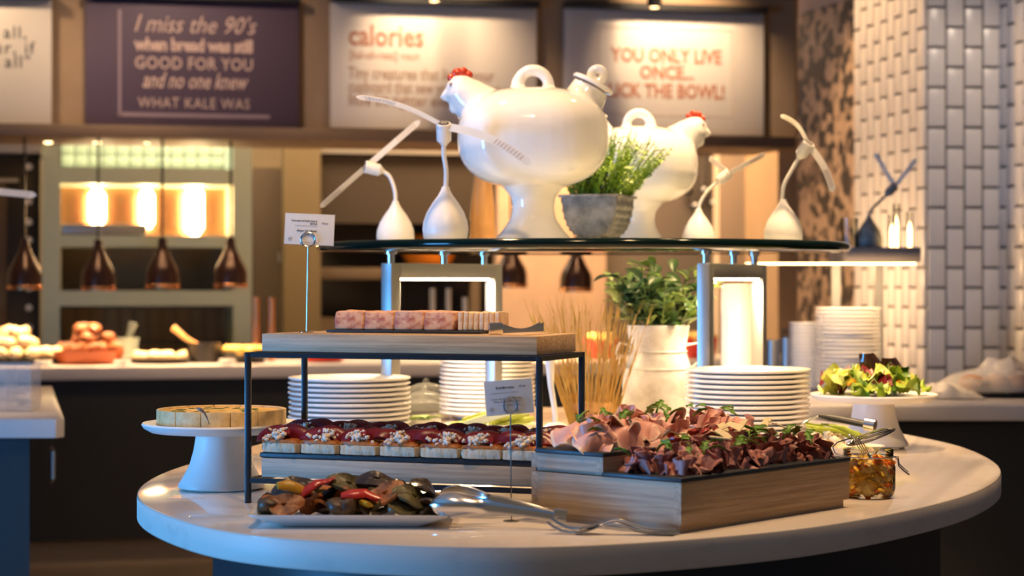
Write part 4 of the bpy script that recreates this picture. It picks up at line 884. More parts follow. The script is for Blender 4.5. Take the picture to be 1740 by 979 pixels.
ch = [slab_rim(MB().ball((0, 0, 0), (0.009, 0.006, 0.004), 10, 7, 0.5, 22, 2).mesh('dried_tomato'), M['chilli'])]
scatter(7, beef_h, (0.06, 0.32), (0.03, 0.13), LZ, ch, 'dried_tomato', 'dark red dried tomato piece on the roast beef', 'tomato', 'dried tomato pieces', 0.018, 6)
# ------------------------------------------------------------------ clip-top jar of pickles
JC = Vector((0.577, 3.225, TZ))
jar = thing('clip_top_jar', 'open clip-top glass jar of pickled vegetables beside the oak box', 'jar', JC)
MB().lathe([(0.0001, 0.0015), (0.036, 0.0015), (0.041, 0.006), (0.0435, 0.016), (0.0435, 0.050), (0.041, 0.058), (0.0385, 0.062), (0.0385, 0.066), (0.0405, 0.068), (0.0405, 0.079)], 40).build('jar_body', M['jar_glass'], jar)
MB().tube([(0.0412 * math.cos(a), 0.0412 * math.sin(a), 0.0665) for a in [2 * PI * k / 32 for k in range(32)]], 0.0011, 6, closed=True).build('neck_wire', M['wire'], jar)
lid = MB().lathe([(0.0001, 0.007), (0.030, 0.007), (0.034, 0.004), (0.041, 0.003), (0.041, 0.0), (0.036, -0.002), (0.0001, -0.002)], 36).build('lid', M['jar_glass'], jar)
lid.location = (0.010, 0.030, 0.094); lid.rotation_euler = (-0.02, -0.33, 0)
MB().lathe([(0.0001, 0.004), (0.034, 0.004), (0.0395, 0.009), (0.0418, 0.018), (0.0418, 0.049), (0.040, 0.056), (0.0001, 0.056)], 36).build('brine', thin_glass('brine', (1.0, 0.965, 0.86), 1.02), jar)
MB().tube([(0.0412 * math.cos(a), 0.0412 * math.sin(a), 0.002) for a in [2 * PI * k / 32 for k in range(32)]], 0.0011, 6, closed=True).build('lid_wire', M['wire'], lid)
MB().tube([(-0.041, 0.004, 0.066), (-0.052, 0.01, 0.070), (-0.055, 0.016, 0.080), (-0.046, 0.025, 0.087), (-0.020, 0.033, 0.094)], 0.0012, 6).build('hinge_wire', M['wire'], jar)
MB().tube([(0.041, -0.006, 0.067), (0.046, -0.010, 0.062), (0.047, -0.012, 0.052), (0.055, -0.016, 0.044), (0.063, -0.018, 0.038)], 0.0012, 6).build('clip_wire', M['wire'], jar)
MB().tube([(0.042, 0.000, 0.066), (0.048, 0.0, 0.066), (0.050, 0.0, 0.054), (0.058, -0.002, 0.046), (0.064, -0.004, 0.041)], 0.0012, 6).build('clip_wire', M['wire'], jar)
PK = [('pickled_cauliflower', 'pale pickled cauliflower floret in the glass jar', mat('cauliflower', (0.86, 0.68, 0.28), 0.4), 40), ('pickled_carrot', 'orange pickled carrot strip in the glass jar', mat('carrot', (0.90, 0.25, 0.02), 0.35), 26), ('pickled_pepper', 'yellow pickled pepper piece in the glass jar', mat('pickle_yellow', (0.90, 0.55, 0.06), 0.3), 44)]
rj = random.Random(9)
for nm, lab, m_, n in PK:
    ms = [slab_rim((MB().ball((0, 0, 0), (0.010, 0.008, 0.007), 10, 7, 0.5, 26, k) if k != 1 or 'carrot' not in nm else MB().tube([(-0.014, 0, 0), (-0.004, 0.004, 0.002), (0.006, 0.002, 0), (0.014, -0.004, 0.001)], [0.003, 0.005, 0.005, 0.003], 8)).mesh(nm), m_) for k in range(2)]
    if 'cauli' not in nm: ms = [slab_rim(MB().tube([(-0.013, 0, 0), (-0.004, 0.005, 0.002), (0.006, 0.003, 0), (0.013, -0.004, 0.001)], [0.003, 0.0052, 0.005, 0.003], 8, flat=0.6).mesh(nm), m_)]
    for k in range(n):
        a = rj.uniform(PI * 0.9, PI * 2.1) if k % 3 else rj.uniform(0, 2 * PI); q = rj.uniform(0.018, 0.031)
        tag(inst(nm, ms[k % len(ms)], None, None, JC + Vector((q * math.cos(a), q * math.sin(a), rj.uniform(0.011, 0.058))), (rj.uniform(-0.6, 0.6), rj.uniform(-0.9, 0.9), rj.uniform(0, 6)), 1.3), lab, 'pickle', lab + 's')
t = thing('pickle_fork', 'small steel fork standing in the pickle jar', 'fork', JC + Vector((0.0, -0.005, 0.05)))
for k in range(4): MB().tube([(-0.030 + k * 0.004, 0, 0.052 - 0.002 * k), (-0.020 + k * 0.004, 0, 0.036), (-0.008 + k * 0.003, 0, 0.018)], 0.0009, 5).build('tine', M['wire'], t)
MB().tube([(-0.003, 0, 0.020), (0.004, 0, 0.008), (0.012, 0, -0.012)], [0.004, 0.0025, 0.002], 6).build('handle', M['wire'], t)
o = MB().tube([(0.0, 0, 0.012), (0.006, 0, 0.020), (0.020, 0, 0.0235), (0.040, 0, 0.023)], 0.0013, 6).build('pickle_skewer', M['wire'], loc=JC + Vector((0.006, -0.02, 0.058))); tag(o, 'bent dark wire handle resting on the jar rim', 'utensil')
# ------------------------------------------------------------------ plate stacks
def plate_mesh(r_, m_=None):
    k = r_ / 0.135
    me = MB().lathe([(0.0001, 0.004), (0.075 * k, 0.004), (0.078 * k, 0.0), (0.084 * k, 0.0), (0.088 * k, 0.005), (0.120 * k, 0.0135), (0.131 * k, 0.0160), (0.1345 * k, 0.0178), (0.135 * k, 0.0200), (0.1335 * k, 0.0217), (0.130 * k, 0.0218), (0.118 * k, 0.0188), (0.088 * k, 0.0098), (0.0001, 0.0090)], 64).mesh('dinner_plate', 70)
    me.materials.append(m_ or M['china']); return me
PM = plate_mesh(0.135); PM2 = plate_mesh(0.1225)
NUMS = 'first second third fourth fifth sixth seventh eighth ninth tenth eleventh twelfth thirteenth fourteenth fifteenth sixteenth seventeenth eighteenth nineteenth twentieth twenty-first twenty-second'.split()
def stack(base, n, pitch, me, where, jit=0.0015, seed=1, nm='dinner_plate'):
    rr = random.Random(seed)
    for i in range(n):
        pos = 'topmost' if i == n - 1 else ('bottom' if i == 0 else None)
        lab = (pos + ' white plate of the ' + where) if pos else NUMS[n - 1 - i] + ' plate from the top of the ' + where
        tag(inst(nm, me, None, None, base + Vector((rr.uniform(-jit, jit), rr.uniform(-jit, jit), 0.0005 + i * pitch)), (0, 0, rr.uniform(0, 6))), lab, 'plate', where)
stack(Vector((-0.358, 4.39, TZ)), 12, 0.0107, PM, 'left plate stack behind the black rack')
stack(Vector((0.51, 4.31, TZ)), 14, 0.0107, PM, 'right plate stack behind the cold meats', seed=2)
stack(Vector((-0.062, 5.06, TZ)), 13, 0.0108, PM2, 'rear plate stack behind the shelf post', seed=3)
# ------------------------------------------------------------------ glass shelf with its two steel frames
GZ0, GZ1 = EYE + 0.0675, EYE + 0.0875; GC = Vector((0.163, 4.60)); GA, GB = 0.612, 0.60
gl = MB(); seg = 96
prof = [(0.0001, 0.0), (0.985, 0.0), (0.994, 0.002), (1.0, 0.007), (1.0, 0.013), (0.994, 0.018), (0.985, 0.020), (0.0001, 0.020)]
gl.lathe([(r_, z) for r_, z in prof], seg, sx=GA, sy=GB)
g = gl.build('glass_shelf', M['pane'], loc=(GC.x, GC.y, GZ0), smooth=60); g.data.materials.append(M['glass_rim'])
for p in g.data.polygons:
    c = p.center
    if math.hypot(c.x / GA, c.y / GB) > 0.98: p.material_index = 1
tag(g, 'oval clear glass shelf with a dark green edge over the island', 'shelf')
def frame(label, a, b, side):
    a = Vector((*a, 0)); b = Vector((*b, 0)); d = b - a; ang = math.atan2(d.y, d.x); L = d.length; H_ = EYE + 0.041 - TZ
    t = thing('shelf_frame', label, 'frame', (a.x, a.y, TZ), ang, 'steel frames under the glass shelf')
    for x in (0, L): MB().box((x, 0, H_ / 2), (0.034, 0.030, H_)).build('post', M['brushed'], t, bevel=0.002)
    MB().box((L / 2, 0, H_ - 0.017), (L - 0.034, 0.030, 0.034)).build('crossbeam', M['brushed'], t, bevel=0.002)
    MB().box((L / 2, 0, H_ - 0.0365), (L - 0.06, 0.016, 0.005)).build('led_strip', M['led'], t)
    for x in (0.0, L * 0.5, L * 0.9):
        s_ = MB().lathe([(0.0085, 0), (0.0085, 0.020), (0.014, 0.0205), (0.014, 0.0262), (0.0001, 0.0262)], 18).build('standoff', M['steel'], t); s_.location = (x, 0, H_)
    l_ = lamp('led_strip_light', 'AREA', (0, 0, 0), (0, 0, -1), 5.5, (1, 0.70, 0.40), L - 0.06, 0.014); l_.parent = t; l_.location = (L / 2, 0, H_ - 0.0405); l_.rotation_euler = (0, 0, 0)
frame('left steel shelf frame with a glowing strip, behind the terrine', (-0.274, 4.50), (-0.0445, 4.84), -1)
frame('right steel shelf frame with a glowing strip, behind the plates', (0.4376, 4.50), (0.608, 4.90), 1)
o = MB().lathe([(0.0001, 0), (0.042, 0), (0.044, 0.004), (0.044, 0.335), (0.040, 0.343), (0.0001, 0.345)], 28).build('white_stand_in', M['china'], loc=(px(1254, 600, 5.12).x, 5.12, TZ)); tag(o, 'tall white canister added for the bright column under the right frame light strip', 'cylinder')  # plain white cylinder added to make a bright column under the strip
# ------------------------------------------------------------------ ceramic hens on the glass
hb = MB()
hb.ball((0, 0, 0.229), (0.168, 0.145, 0.112), 40, 26, p=2.5)
hb.lathe([(0.086, 0.0), (0.087, 0.004), (0.079, 0.012), (0.064, 0.030), (0.050, 0.052), (0.046, 0.075), (0.049, 0.098), (0.066, 0.120), (0.105, 0.150), (0.12, 0.20)], 40)
hb.tube([(-0.085, 0, 0.27), (-0.118, 0, 0.296), (-0.140, 0, 0.318), (-0.155, 0, 0.336), (-0.160, 0, 0.352), (-0.160, 0, 0.366)], [0.075, 0.055, 0.046, 0.041, 0.034, 0.016], 24)
hb.tube([(-0.17, 0, 0.335), (-0.190, 0, 0.326), (-0.206, 0, 0.316)], [0.020, 0.013, 0.003], 12); hb.tube([(-0.17, 0, 0.325), (-0.186, 0, 0.317), (-0.197, 0, 0.310)], [0.016, 0.009, 0.003], 12)
for s_ in (-1, 1): hb.ball((-0.176, 0.008 * s_, 0.299), (0.011, 0.008, 0.018), 12, 8)
hb.tube([(0.085, 0, 0.262), (0.108, 0, 0.305), (0.128, 0, 0.342)], [0.066, 0.047, 0.041], 24)
hb.tube([(-0.034 + 0.0 * k, 0, 0.325) if k == 0 else (0.034 * -math.cos(PI * k / 12), 0, 0.345 + 0.034 * math.sin(PI * k / 12)) for k in range(13)] + [(0.034, 0, 0.325)], [0.018, 0.016] + [0.0135] * 11 + [0.018], 12)
henm = remesh(hb, 'hen_body', 0.0042, 5); henm.materials.append(M['porcelain'])
def hen(label, loc, rz, sc):
    t = thing('ceramic_hen', label, 'ornament', loc, rz, 'white ceramic hens on the glass shelf'); t.scale = (sc,) * 3
    inst('hen_body', henm, None, t)
    cb = MB()
    for x, z, r_ in [(-0.180, 0.362, 0.010), (-0.168, 0.372, 0.012), (-0.155, 0.374, 0.012), (-0.143, 0.368, 0.010)]: cb.ball((x, 0, z), (r_, 0.010, r_), 12, 8)
    cb.build('comb', M['red_glaze'], t)
    for s_ in (-1, 1): MB().ball((-0.180, 0.026 * s_, 0.345), (0.005, 0.003, 0.005), 10, 6).build('eye', M['print_line'], t)
    ld = MB().lathe([(0.0001, 0.012), (0.034, 0.012), (0.046, 0.009), (0.049, 0.004), (0.047, 0.0), (0.0001, 0.0)], 36).build('lid', M['porcelain'], t)
    ld.location = (0.130, 0, 0.345); ld.rotation_euler = (0, 0.48, 0)
    kb = MB().tube([(0.0135 * math.cos(a), 0, 0.026 + 0.0135 * math.sin(a)) for a in [2 * PI * k / 24 for k in range(24)]], 0.0105, 10, closed=True).build('knob', M['porcelain'], ld); kb.scale = (1, 0.6, 1)
hen('large white ceramic hen with a red comb facing left, front of the glass shelf', (px(906, 400, 4.40).x, 4.40, GZ1), 0.0, 1.0)
hen('white ceramic hen facing right, behind the zinc planter', (px(1085, 400, 5.0).x, 5.0, GZ1), PI, 0.885)
# ------------------------------------------------------------------ fly fans on the glass
def fly_fan(label, base, sc, neck, axis, blades, m=None, bw=0.0085):
    t = thing('fly_fan', label, 'fan', base, 0, 'white fly fans'); m = m or M['white_plastic']
    MB().lathe([(0.0001, 0), (0.044 * sc, 0), (0.047 * sc, 0.006 * sc), (0.0488 * sc, 0.022 * sc), (0.047 * sc, 0.038 * sc), (0.040 * sc, 0.058 * sc), (0.028 * sc, 0.078 * sc), (0.016 * sc, 0.094 * sc), (0.0095 * sc, 0.106 * sc), (0.0075 * sc, 0.113 * sc), (0.0001, 0.114 * sc)], 36).build('base', m, t)
    pts = [Vector(p) for p in neck]
    MB().tube([pts[0] + (pts[1] - pts[0]) * 0.0] + spl(pts), 0.0052 * sc, 10).build('gooseneck', m, t)
    h_ = pts[-1]; ax = Vector(axis).normalized(); q = ax.to_track_quat('Z', 'Y').to_matrix().to_4x4(); mt = Matrix.Translation(h_) @ q
    MB().lathe([(0.006 * sc, -0.006 * sc), (0.010 * sc, 0.0), (0.0155 * sc, 0.006 * sc), (0.0160 * sc, 0.032 * sc), (0.0145 * sc, 0.036 * sc), (0.0001, 0.036 * sc)], 24, mt).build('motor', m, t)
    MB().lathe([(0.0001, 0.0362 * sc), (0.016 * sc, 0.0362 * sc), (0.0165 * sc, 0.041 * sc), (0.015 * sc, 0.044 * sc), (0.0001, 0.044 * sc)], 24, mt).build('hub', m, t)
    cp = MB().lathe([(0.0001, 0.0441 * sc), (0.0115 * sc, 0.0441 * sc), (0.0115 * sc, 0.0448 * sc), (0.0001, 0.0448 * sc)], 20, mt).build('hub_cap', M['black_plastic'], t)
    lg = MB()
    for a in range(4): lg.box((0.0045 * sc * math.cos(a * PI / 2 + 0.4), 0.0045 * sc * math.sin(a * PI / 2 + 0.4), 0.0452 * sc), (0.0015 * sc, 0.006 * sc, 0.0006 * sc), (0, 0, a * PI / 2 + 0.4), mt)
    lg.build('logo', M['white_plastic'], cp)
    hub = h_ + ax * 0.040 * sc
    for tip, sag in blades:
        tip = Vector(tip); d = tip - hub; side = ax.cross(d).normalized(); up = d.cross(side).normalized()
        def fn(u, v): 
            w_ = bw * sc * (1.0 if v < 0.93 else max(0.15, math.sqrt(max(0.0, 1 - ((v - 0.93) / 0.07) ** 2))))
            return hub + d * (0.05 + 0.95 * v) + up * (sag * math.sin(v * PI)) + (side * 0.55 + up * 0.83) * ((u - 0.5) * 2 * w_)
        b_ = MB().grid(fn, 2, 24, 0.0009).build('blade', M['blade'], t)
        st = MB()
        for k in range(9):
            v0 = 0.55 + k * 0.04
            st.grid(lambda u, v: Vector(fn(0.15 + 0.7 * u, v0 + 0.014 * v + 0.02 * u)) - (d.cross(side).normalized() * 0), 1, 1, 0.0014)
        st.build('printed_stripes', M['print_stripe'], b_)
    return t
def spl(p, k=6):
    r_ = []
    n = len(p)
    for i in range(n - 1):
        p0, p1, p2, p3 = p[max(0, i - 1)], p[i], p[i + 1], p[min(n - 1, i + 2)]
        for s_ in range(k):
            t_ = s_ / k; r_.append(0.5 * ((2 * p1) + (p2 - p0) * t_ + (2 * p0 - 5 * p1 + 4 * p2 - p3) * t_ ** 2 + (3 * p1 - p0 - 3 * p2 + p3) * t_ ** 3))
    return r_ + [p[-1]]
def rel(b, x, y, dd=0.0): return px(x, y, b.y + dd) - b
b = Vector((px(757, 400, 4.22).x, 4.22, GZ1))
fly_fan('white fly fan with long blades crossing in front of the large hen', b, 1.0, [rel(b, 757.5, 320), rel(b, 758, 290), rel(b, 754, 262), rel(b, 754.5, 243)], (0.0, -0.45, 1), [(rel(b, 605, 165, -0.02), 0.012), (rel(b, 902, 279, -0.10), 0.016)])
b = Vector((px(672, 400, 4.80).x, 4.80, GZ1))
fly_fan('white fly fan with a bent neck, leftmost on the glass shelf', b, 0.94, [rel(b, 672, 350), rel(b, 671, 325), rel(b, 662, 300), rel(b, 648, 290)], (-0.95, -0.25, 0.22), [(rel(b, 714, 205, 0.02), 0.0), (rel(b, 545, 352, -0.02), 0.0)])
b = Vector((px(1331, 400, 4.70).x, 4.70, GZ1))
fly_fan('white fly fan leaning right, at the right end of the glass shelf', b, 0.94, [rel(b, 1329, 340), rel(b, 1332, 315), rel(b, 1345, 290), rel(b, 1359, 266)], (0.52, -0.5, 0.85), [(rel(b, 1326, 196), 0.012), (rel(b, 1416, 326, -0.04), 0.008)])
b = Vector((px(1187, 400, 5.02).x, 5.02, GZ1))
fly_fan('white fly fan with a curved neck, behind beside the right-facing hen', b, 0.85, [rel(b, 1187, 362), rel(b, 1190, 345), rel(b, 1203, 324), rel(b, 1220, 309)], (0.75, -0.15, 0.6), [(rel(b, 1300, 262, 0.03), 0.0), (rel(b, 1205, 268, 0.30), 0.0)])
# ------------------------------------------------------------------ zinc planter with herbs
pl = Vector((px(1016, 400, 4.66).x, 4.66, GZ1)); t = thing('zinc_planter', 'half-round zinc trough planter of bright green herbs behind the large hen', 'planter', pl, -0.32)
hr = 0.066
def dsh(u):
    a = PI + PI * u; c_, s_ = math.cos(a), math.sin(a); return math.copysign(abs(c_) ** 0.62, c_) * (1 - 0.10 * abs(s_)), -1.42 * abs(s_) ** 0.8
def half(y, r_, k=18, z=0.108): return [(r_ * dsh(i / k)[0], y, z + r_ * dsh(i / k)[1]) for i in range(k + 1)]
for y, nm in ((-0.075, 'end_plate'), (0.075, 'end_plate')):
    h_ = half(y, hr); n = len(h_); MB().add(h_ + [(x, y + 0.003, z) for x, _, z in h_], [tuple(range(n)), tuple(range(2 * n - 1, n - 1, -1))] + [(i, (i + 1) % n, n + (i + 1) % n, n + i) for i in range(n)]).build(nm, M['galv'], t)
MB().grid(lambda u, v: ((hr - 0.001 + 0.0025 * math.sin(u * 2 * PI * 15)) * dsh(u)[0], -0.075 + 0.15 * v, 0.108 + (hr - 0.001 + 0.0025 * math.sin(u * 2 * PI * 15)) * dsh(u)[1]), 120, 3, 0.0012).build('corrugated_side', M['galv'], t)
rmb = MB()
for c, d in [((-hr - 0.003, 0, 0.110), (0.008, 0.166, 0.006)), ((hr + 0.003, 0, 0.110), (0.008, 0.166, 0.006)), ((0, -0.080, 0.110), (0.146, 0.008, 0.006)), ((0, 0.080, 0.110), (0.146, 0.008, 0.006))]: rmb.box(c, d)
rmb.build('rim', M['galv'], t, bevel=0.001)
for y in (-0.05, 0.05): MB().tube([(-0.048, y, 0.002), (-0.040, y, 0.013), (0.0, y, 0.014), (0.040, y, 0.013), (0.048, y, 0.002)], 0.003, 8).build('foot_wire', M['galv'], t)
MB().box((0, 0, 0.095), (0.118, 0.144, 0.012)).build('soil', M['black_iron'], t)
M['herb_leaf'] = mat('herb_leaf', (0.16, 0.33, 0.02), 0.45, nz=((0.36, 0.52, 0.07), 40, O1, 0.35, 0.7)); M['stem'] = mat('stem', (0.16, 0.22, 0.05), 0.6)
fo = MB(); rh = random.Random(31)
for i in range(210):
    bx_, by_ = rh.uniform(-0.05, 0.055), rh.uniform(-0.06, 0.065); L = rh.uniform(0.07, 0.175); lean = Vector((bx_ * 11 + rh.uniform(-0.35, 0.95), by_ * 7 + rh.uniform(-0.5, 0.3), 1.35)).normalized()
    b0 = Vector((bx_, by_, 0.10)); pts = [b0, b0 + lean * L * 0.5, b0 + lean * L]; fo.tube(pts, 0.0009, 4)
    for k in range(24):
        v = 0.15 + 0.85 * k / 24; p = b0 + lean * L * v; a = rh.uniform(0, 6.28); dr = (Vector((math.cos(a), math.sin(a), 0.25))).normalized(); sd = dr.cross(lean).normalized(); ll = rh.uniform(0.010, 0.017)
        fo.add([p, p + dr * ll * 0.5 + sd * 0.0030, p + dr * ll, p + dr * ll * 0.5 - sd * 0.0030], [(0, 1, 2, 3)])
f_ = fo.build('herb_foliage', M['herb_leaf'], t); f_['kind'] = 'stuff'
# pepper mill on the glass
t = thing('pepper_mill', 'turned wooden pepper mill standing behind the large hen', 'pepper mill', (px(820, 400, 4.95).x, 4.95, GZ1))
MB().lathe([(0.0001, 0), (0.033, 0), (0.034, 0.02), (0.031, 0.03), (0.033, 0.036), (0.031, 0.043), (0.033, 0.050), (0.030, 0.057), (0.032, 0.07), (0.029, 0.11), (0.024, 0.155), (0.021, 0.18), (0.0001, 0.18)], 32).build('body', M['mill'], t)
MB().lathe([(0.0001, 0.181), (0.024, 0.181), (0.028, 0.20), (0.022, 0.225), (0.0001, 0.235)], 28).build('head', M['mill'], t)
# ------------------------------------------------------------------ zinc milk jug with leafy plant, wheat
jl = Vector((px(1118, 600, 4.70).x, 4.70, TZ)); t = thing('milk_jug', 'whitewashed zinc milk jug holding a leafy plant, behind the cold meats', 'jug', jl)
MB().lathe([(0.0001, 0.002), (0.078, 0.002), (0.084, 0.008), (0.086, 0.06), (0.084, 0.11), (0.078, 0.145), (0.070, 0.17), (0.0665, 0.185), (0.067, 0.20), (0.0725, 0.235), (0.0745, 0.244), (0.0735, 0.247), (0.070, 0.240), (0.064, 0.20), (0.062, 0.15)], 48).build('jug_body', M['galv_white'], t)
for z in (0.145, 0.185): MB().tube([((0.0785 if z < 0.16 else 0.068) * math.cos(a), (0.0785 if z < 0.16 else 0.068) * math.sin(a), z) for a in [2 * PI * k / 40 for k in range(40)]], 0.002, 6, closed=True).build('band', M['galv_white'], t)
for s_ in (-1, 1): MB().tube([(s_ * 0.066, -0.02, 0.200), (s_ * 0.092, -0.024, 0.205), (s_ * 0.100, -0.026, 0.185), (s_ * 0.094, -0.024, 0.160), (s_ * 0.078, -0.02, 0.148)], 0.006, 8, flat=0.5).build('handle', M['galv_white'], t)
pt = thing('leafy_plant', 'bushy plant with broad green leaves growing from the zinc milk jug', 'plant', jl + Vector((0, 0, 0.2)))
M['leaf_a'] = mat('leaf_dark', (0.035, 0.085, 0.02), 0.4, nz=((0.075, 0.145, 0.04), 30, O1, 0.4, 0.7)); M['leaf_b'] = mat('leaf_light', (0.24, 0.33, 0.08), 0.4, nz=((0.14, 0.24, 0.05), 30, O1, 0.4, 0.7))
def leaf_me(L, W_, k, m_, nm='leaf'):
    def fn(u, v):
        wv = W_ * (math.sin(PI * (0.04 + 0.94 * v)) ** 0.8) * (1 - 0.25 * v); return ((u - 0.5) * 2 * wv, L * v, 0.10 * L * math.sin(v * 2.2) + 0.35 * wv * (2 * u - 1) ** 2 - 0.12 * L * v * v * k)
    me = MB().grid(fn, 4, 8, 0.0005).mesh(nm, 70); me.materials.append(m_); return me
lm = [leaf_me(0.045, 0.013, 1, M['leaf_a']), leaf_me(0.040, 0.014, 2, M['leaf_a']), leaf_me(0.036, 0.011, 0.5, M['leaf_b']), leaf_me(0.042, 0.012, 1.5, M['leaf_a'])]
rp_ = random.Random(8)
for i in range(42):
    a = rp_.uniform(0, 2 * PI); q = rp_.uniform(0.0, 0.055); b0 = Vector((q * math.cos(a) * 0.7, q * math.sin(a) * 0.7, 0.0)); lx, ly = math.cos(a) * (q / 0.055) * 1.0, math.sin(a) * (q / 0.055) * 0.8
    L = rp_.uniform(0.12, 0.195); d = Vector((lx, ly, 1.25)).normalized(); MB().tube([b0, b0 + d * L * 0.6, b0 + d * L], 0.0015, 5).build('stem', M['stem'], pt)
    for k in range(6):
        p = b0 + d * L * (0.36 + 0.64 * k / 5); aa = a + rp_.uniform(-2.4, 2.4) + k * 2.4
        inst('leaf', lm[(i + k) % 4 if k < 4 else (2 if rp_.random() < 0.55 else 3)], None, pt, p, (rp_.uniform(-0.1, 0.75), rp_.uniform(-0.4, 0.4), aa), rp_.uniform(1.0, 1.45))
wl_ = Vector((px(1004, 600, 4.52).x, 4.52, TZ)); t = thing('wheat_bundle', 'bundle of dried golden wheat stalks beside the zinc jug', 'dried flowers', wl_)
M['wheat'] = mat('wheat', (0.60, 0.38, 0.09), 0.6, nz=((0.42, 0.24, 0.05), 40, O1, 0.35, 0.7)); sm = MB(); em = MB(); rw = random.Random(12)
for i in range(150):
    a = rw.uniform(0, 6.28); q = math.sqrt(rw.random()); b0 = Vector((q * 0.045 * math.cos(a), q * 0.035 * math.sin(a), 0.0)); L = rw.uniform(0.17, 0.30); d = Vector((q * 0.28 * math.cos(a) + rw.uniform(-0.16, 0.12), q * 0.22 * math.sin(a), 1)).normalized(); mid = b0 + d * L * 0.5
    end = b0 + d * L + Vector((rw.uniform(-0.008, 0.008), 0, 0)); sm.tube([b0, mid, end], [0.0011, 0.0009, 0.0006], 4)
    if i % 2: em.tube([end - d * 0.035, end - d * 0.018, end], [0.0008, 0.0026, 0.0006], 5)
    for k in range(2): em.tube([end - d * 0.012, end + d * 0.035 + Vector((rw.uniform(-0.012, 0.012), rw.uniform(-0.01, 0.01), 0))], [0.0004, 0.0002], 3)
o = sm.build('stalks', M['wheat'], t); o['kind'] = 'stuff'; o = em.build('ears', M['wheat'], t); o['kind'] = 'stuff'
MB().lathe([(0.048, 0.055), (0.050, 0.060), (0.050, 0.070), (0.048, 0.075)], 24, sy=0.8).build('tie', M['mill'], t)
# ------------------------------------------------------------------ dishes behind the rack and at the right
def bowl(name, label, loc, r_, h_, sx=1.0, rz=0.0, m_=None):
    o = MB().lathe([(0.0001, 0), (r_ * 0.7, 0), (r_ * 0.85, h_ * 0.35), (r_, h_), (r_ * 0.96, h_), (r_ * 0.80, h_ * 0.4), (r_ * 0.66, 0.006), (0.0001, 0.006)], 36, sx=sx).build(name, m_ or M['china'], loc=loc, rz=rz); return tag(o, label, 'dish')
M['cucumber'] = mat('cucumber', (0.42, 0.50, 0.06), 0.35, nz=((0.62, 0.62, 0.16), 30, O1, 0.4, 0.7)); M['feta'] = mat('feta', (0.86, 0.74, 0.50), 0.5); M['bean'] = mat('green_bean', (0.34, 0.42, 0.03), 0.35)
cb = Vector((px(838, 700, 4.42).x, 4.42, TZ)); bowl('salad_dish', 'oval white dish of cucumber sticks behind the beetroot toasts', cb, 0.075, 0.035, 1.45)
stk = slab_rim(MB().tube([(-0.045, 0, 0), (0, 0.003, 0.002), (0.045, 0, 0)], [0.0055, 0.007, 0.0055], 8).mesh('cucumber_stick'), M['cucumber']); rc_ = random.Random(3)
for i in range(20): tag(inst('cucumber_stick', stk, None, None, cb + Vector((rc_.uniform(-0.055, 0.06), rc_.uniform(-0.045, 0.045), 0.024 + rc_.uniform(0, 0.028))), (rc_.uniform(-0.3, 0.3), -0.25 + rc_.uniform(-0.2, 0.2), rc_.uniform(-0.5, 0.7))), 'yellow-green cucumber stick in the oval white dish', 'cucumber', 'cucumber sticks')
o = MB().box((0, 0, 0), (0.14, 0.004, 0.016), (0, -0.30, 0)).build('salad_tongs', M['acrylic'], loc=cb + Vector((-0.03, -0.07, 0.045))); tag(o, 'clear plastic salad server resting on the cucumber dish', 'utensil')
b2 = Vector((px(718, 700, 4.48).x, 4.48, TZ)); bowl('salad_bowl', 'small white bowl right of the left plate stack', b2, 0.042, 0.04)
lf = [leaf_me(0.04, 0.014, 1, M['herb_leaf'], 'lettuce_leaf')]
for i in range(6): tag(inst('lettuce_leaf', lf[0], None, None, b2 + Vector((rc_.uniform(-0.02, 0.02), rc_.uniform(-0.02, 0.01), 0.032)), (0.4, 0, i * 1.1)), 'green leaf in the small white bowl', 'leaf', 'leaves in the small white bowl')
for i in range(3):
    o = MB().lathe([(0.052, 0.0), (0.050, 0.02), (0.040, 0.034), (0.020, 0.042), (0.008, 0.044), (0.006, 0.052), (0.0001, 0.054)], 28).build('clear_dome', M['dome'], loc=b2 + Vector((0.004 * i, 0.0, 0.042 + 0.018 * i))); tag(o, ['lowest', 'middle', 'uppermost'][i] + ' clear plastic dome stacked over the small white bowl', 'lid', 'clear domes')
t = thing('white_ladle', 'white plastic ladle handle rising between the rack leg and the wheat', 'ladle', Vector((px(944, 745, 4.36).x, 4.36, TZ)))
q_ = lambda x, y: px(x, y, 4.36) - t.location
MB().tube([q_(944, 742), q_(943, 700), q_(936, 655), q_(934, 610)], [0.006, 0.006, 0.007, 0.011], 10).build('handle', M['white_plastic'], t); MB().ball((0.0, 0, 0.022), (0.03, 0.025, 0.02), 16, 10).build('bowl', M['white_plastic'], t)
d2 = Vector((px(1416, 740, 3.98).x, 3.98, TZ)); bowl('salad_dish', 'oval white dish of crumbled feta and beans before the salad stand', d2, 0.068, 0.022, 1.5, 0.0)
fm = [slab_rim(MB().ball((0, 0, 0), (0.010, 0.009, 0.008), 10, 7, 0.5, 22, k).mesh('feta_crumble'), M['feta']) for k in range(3)]
for i in range(46):
    a = rc_.uniform(0, 6.28); q = math.sqrt(rc_.random()); tag(inst('feta_crumble', fm[i % 3], None, None, d2 + Vector((q * 0.075 * math.cos(a) - 0.012, q * 0.04 * math.sin(a), 0.018 + 0.030 * (1 - q * q) * rc_.random())), (a, i, q)), 'pale feta crumble on the oval dish at right', 'cheese', 'feta crumbles')
bm_ = slab_rim(MB().tube([(-0.04, 0, 0), (-0.01, 0.004, 0.006), (0.02, 0, 0.004), (0.045, -0.005, -0.004)], [0.002, 0.0042, 0.0042, 0.002], 8).mesh('green_bean'), M['bean'])
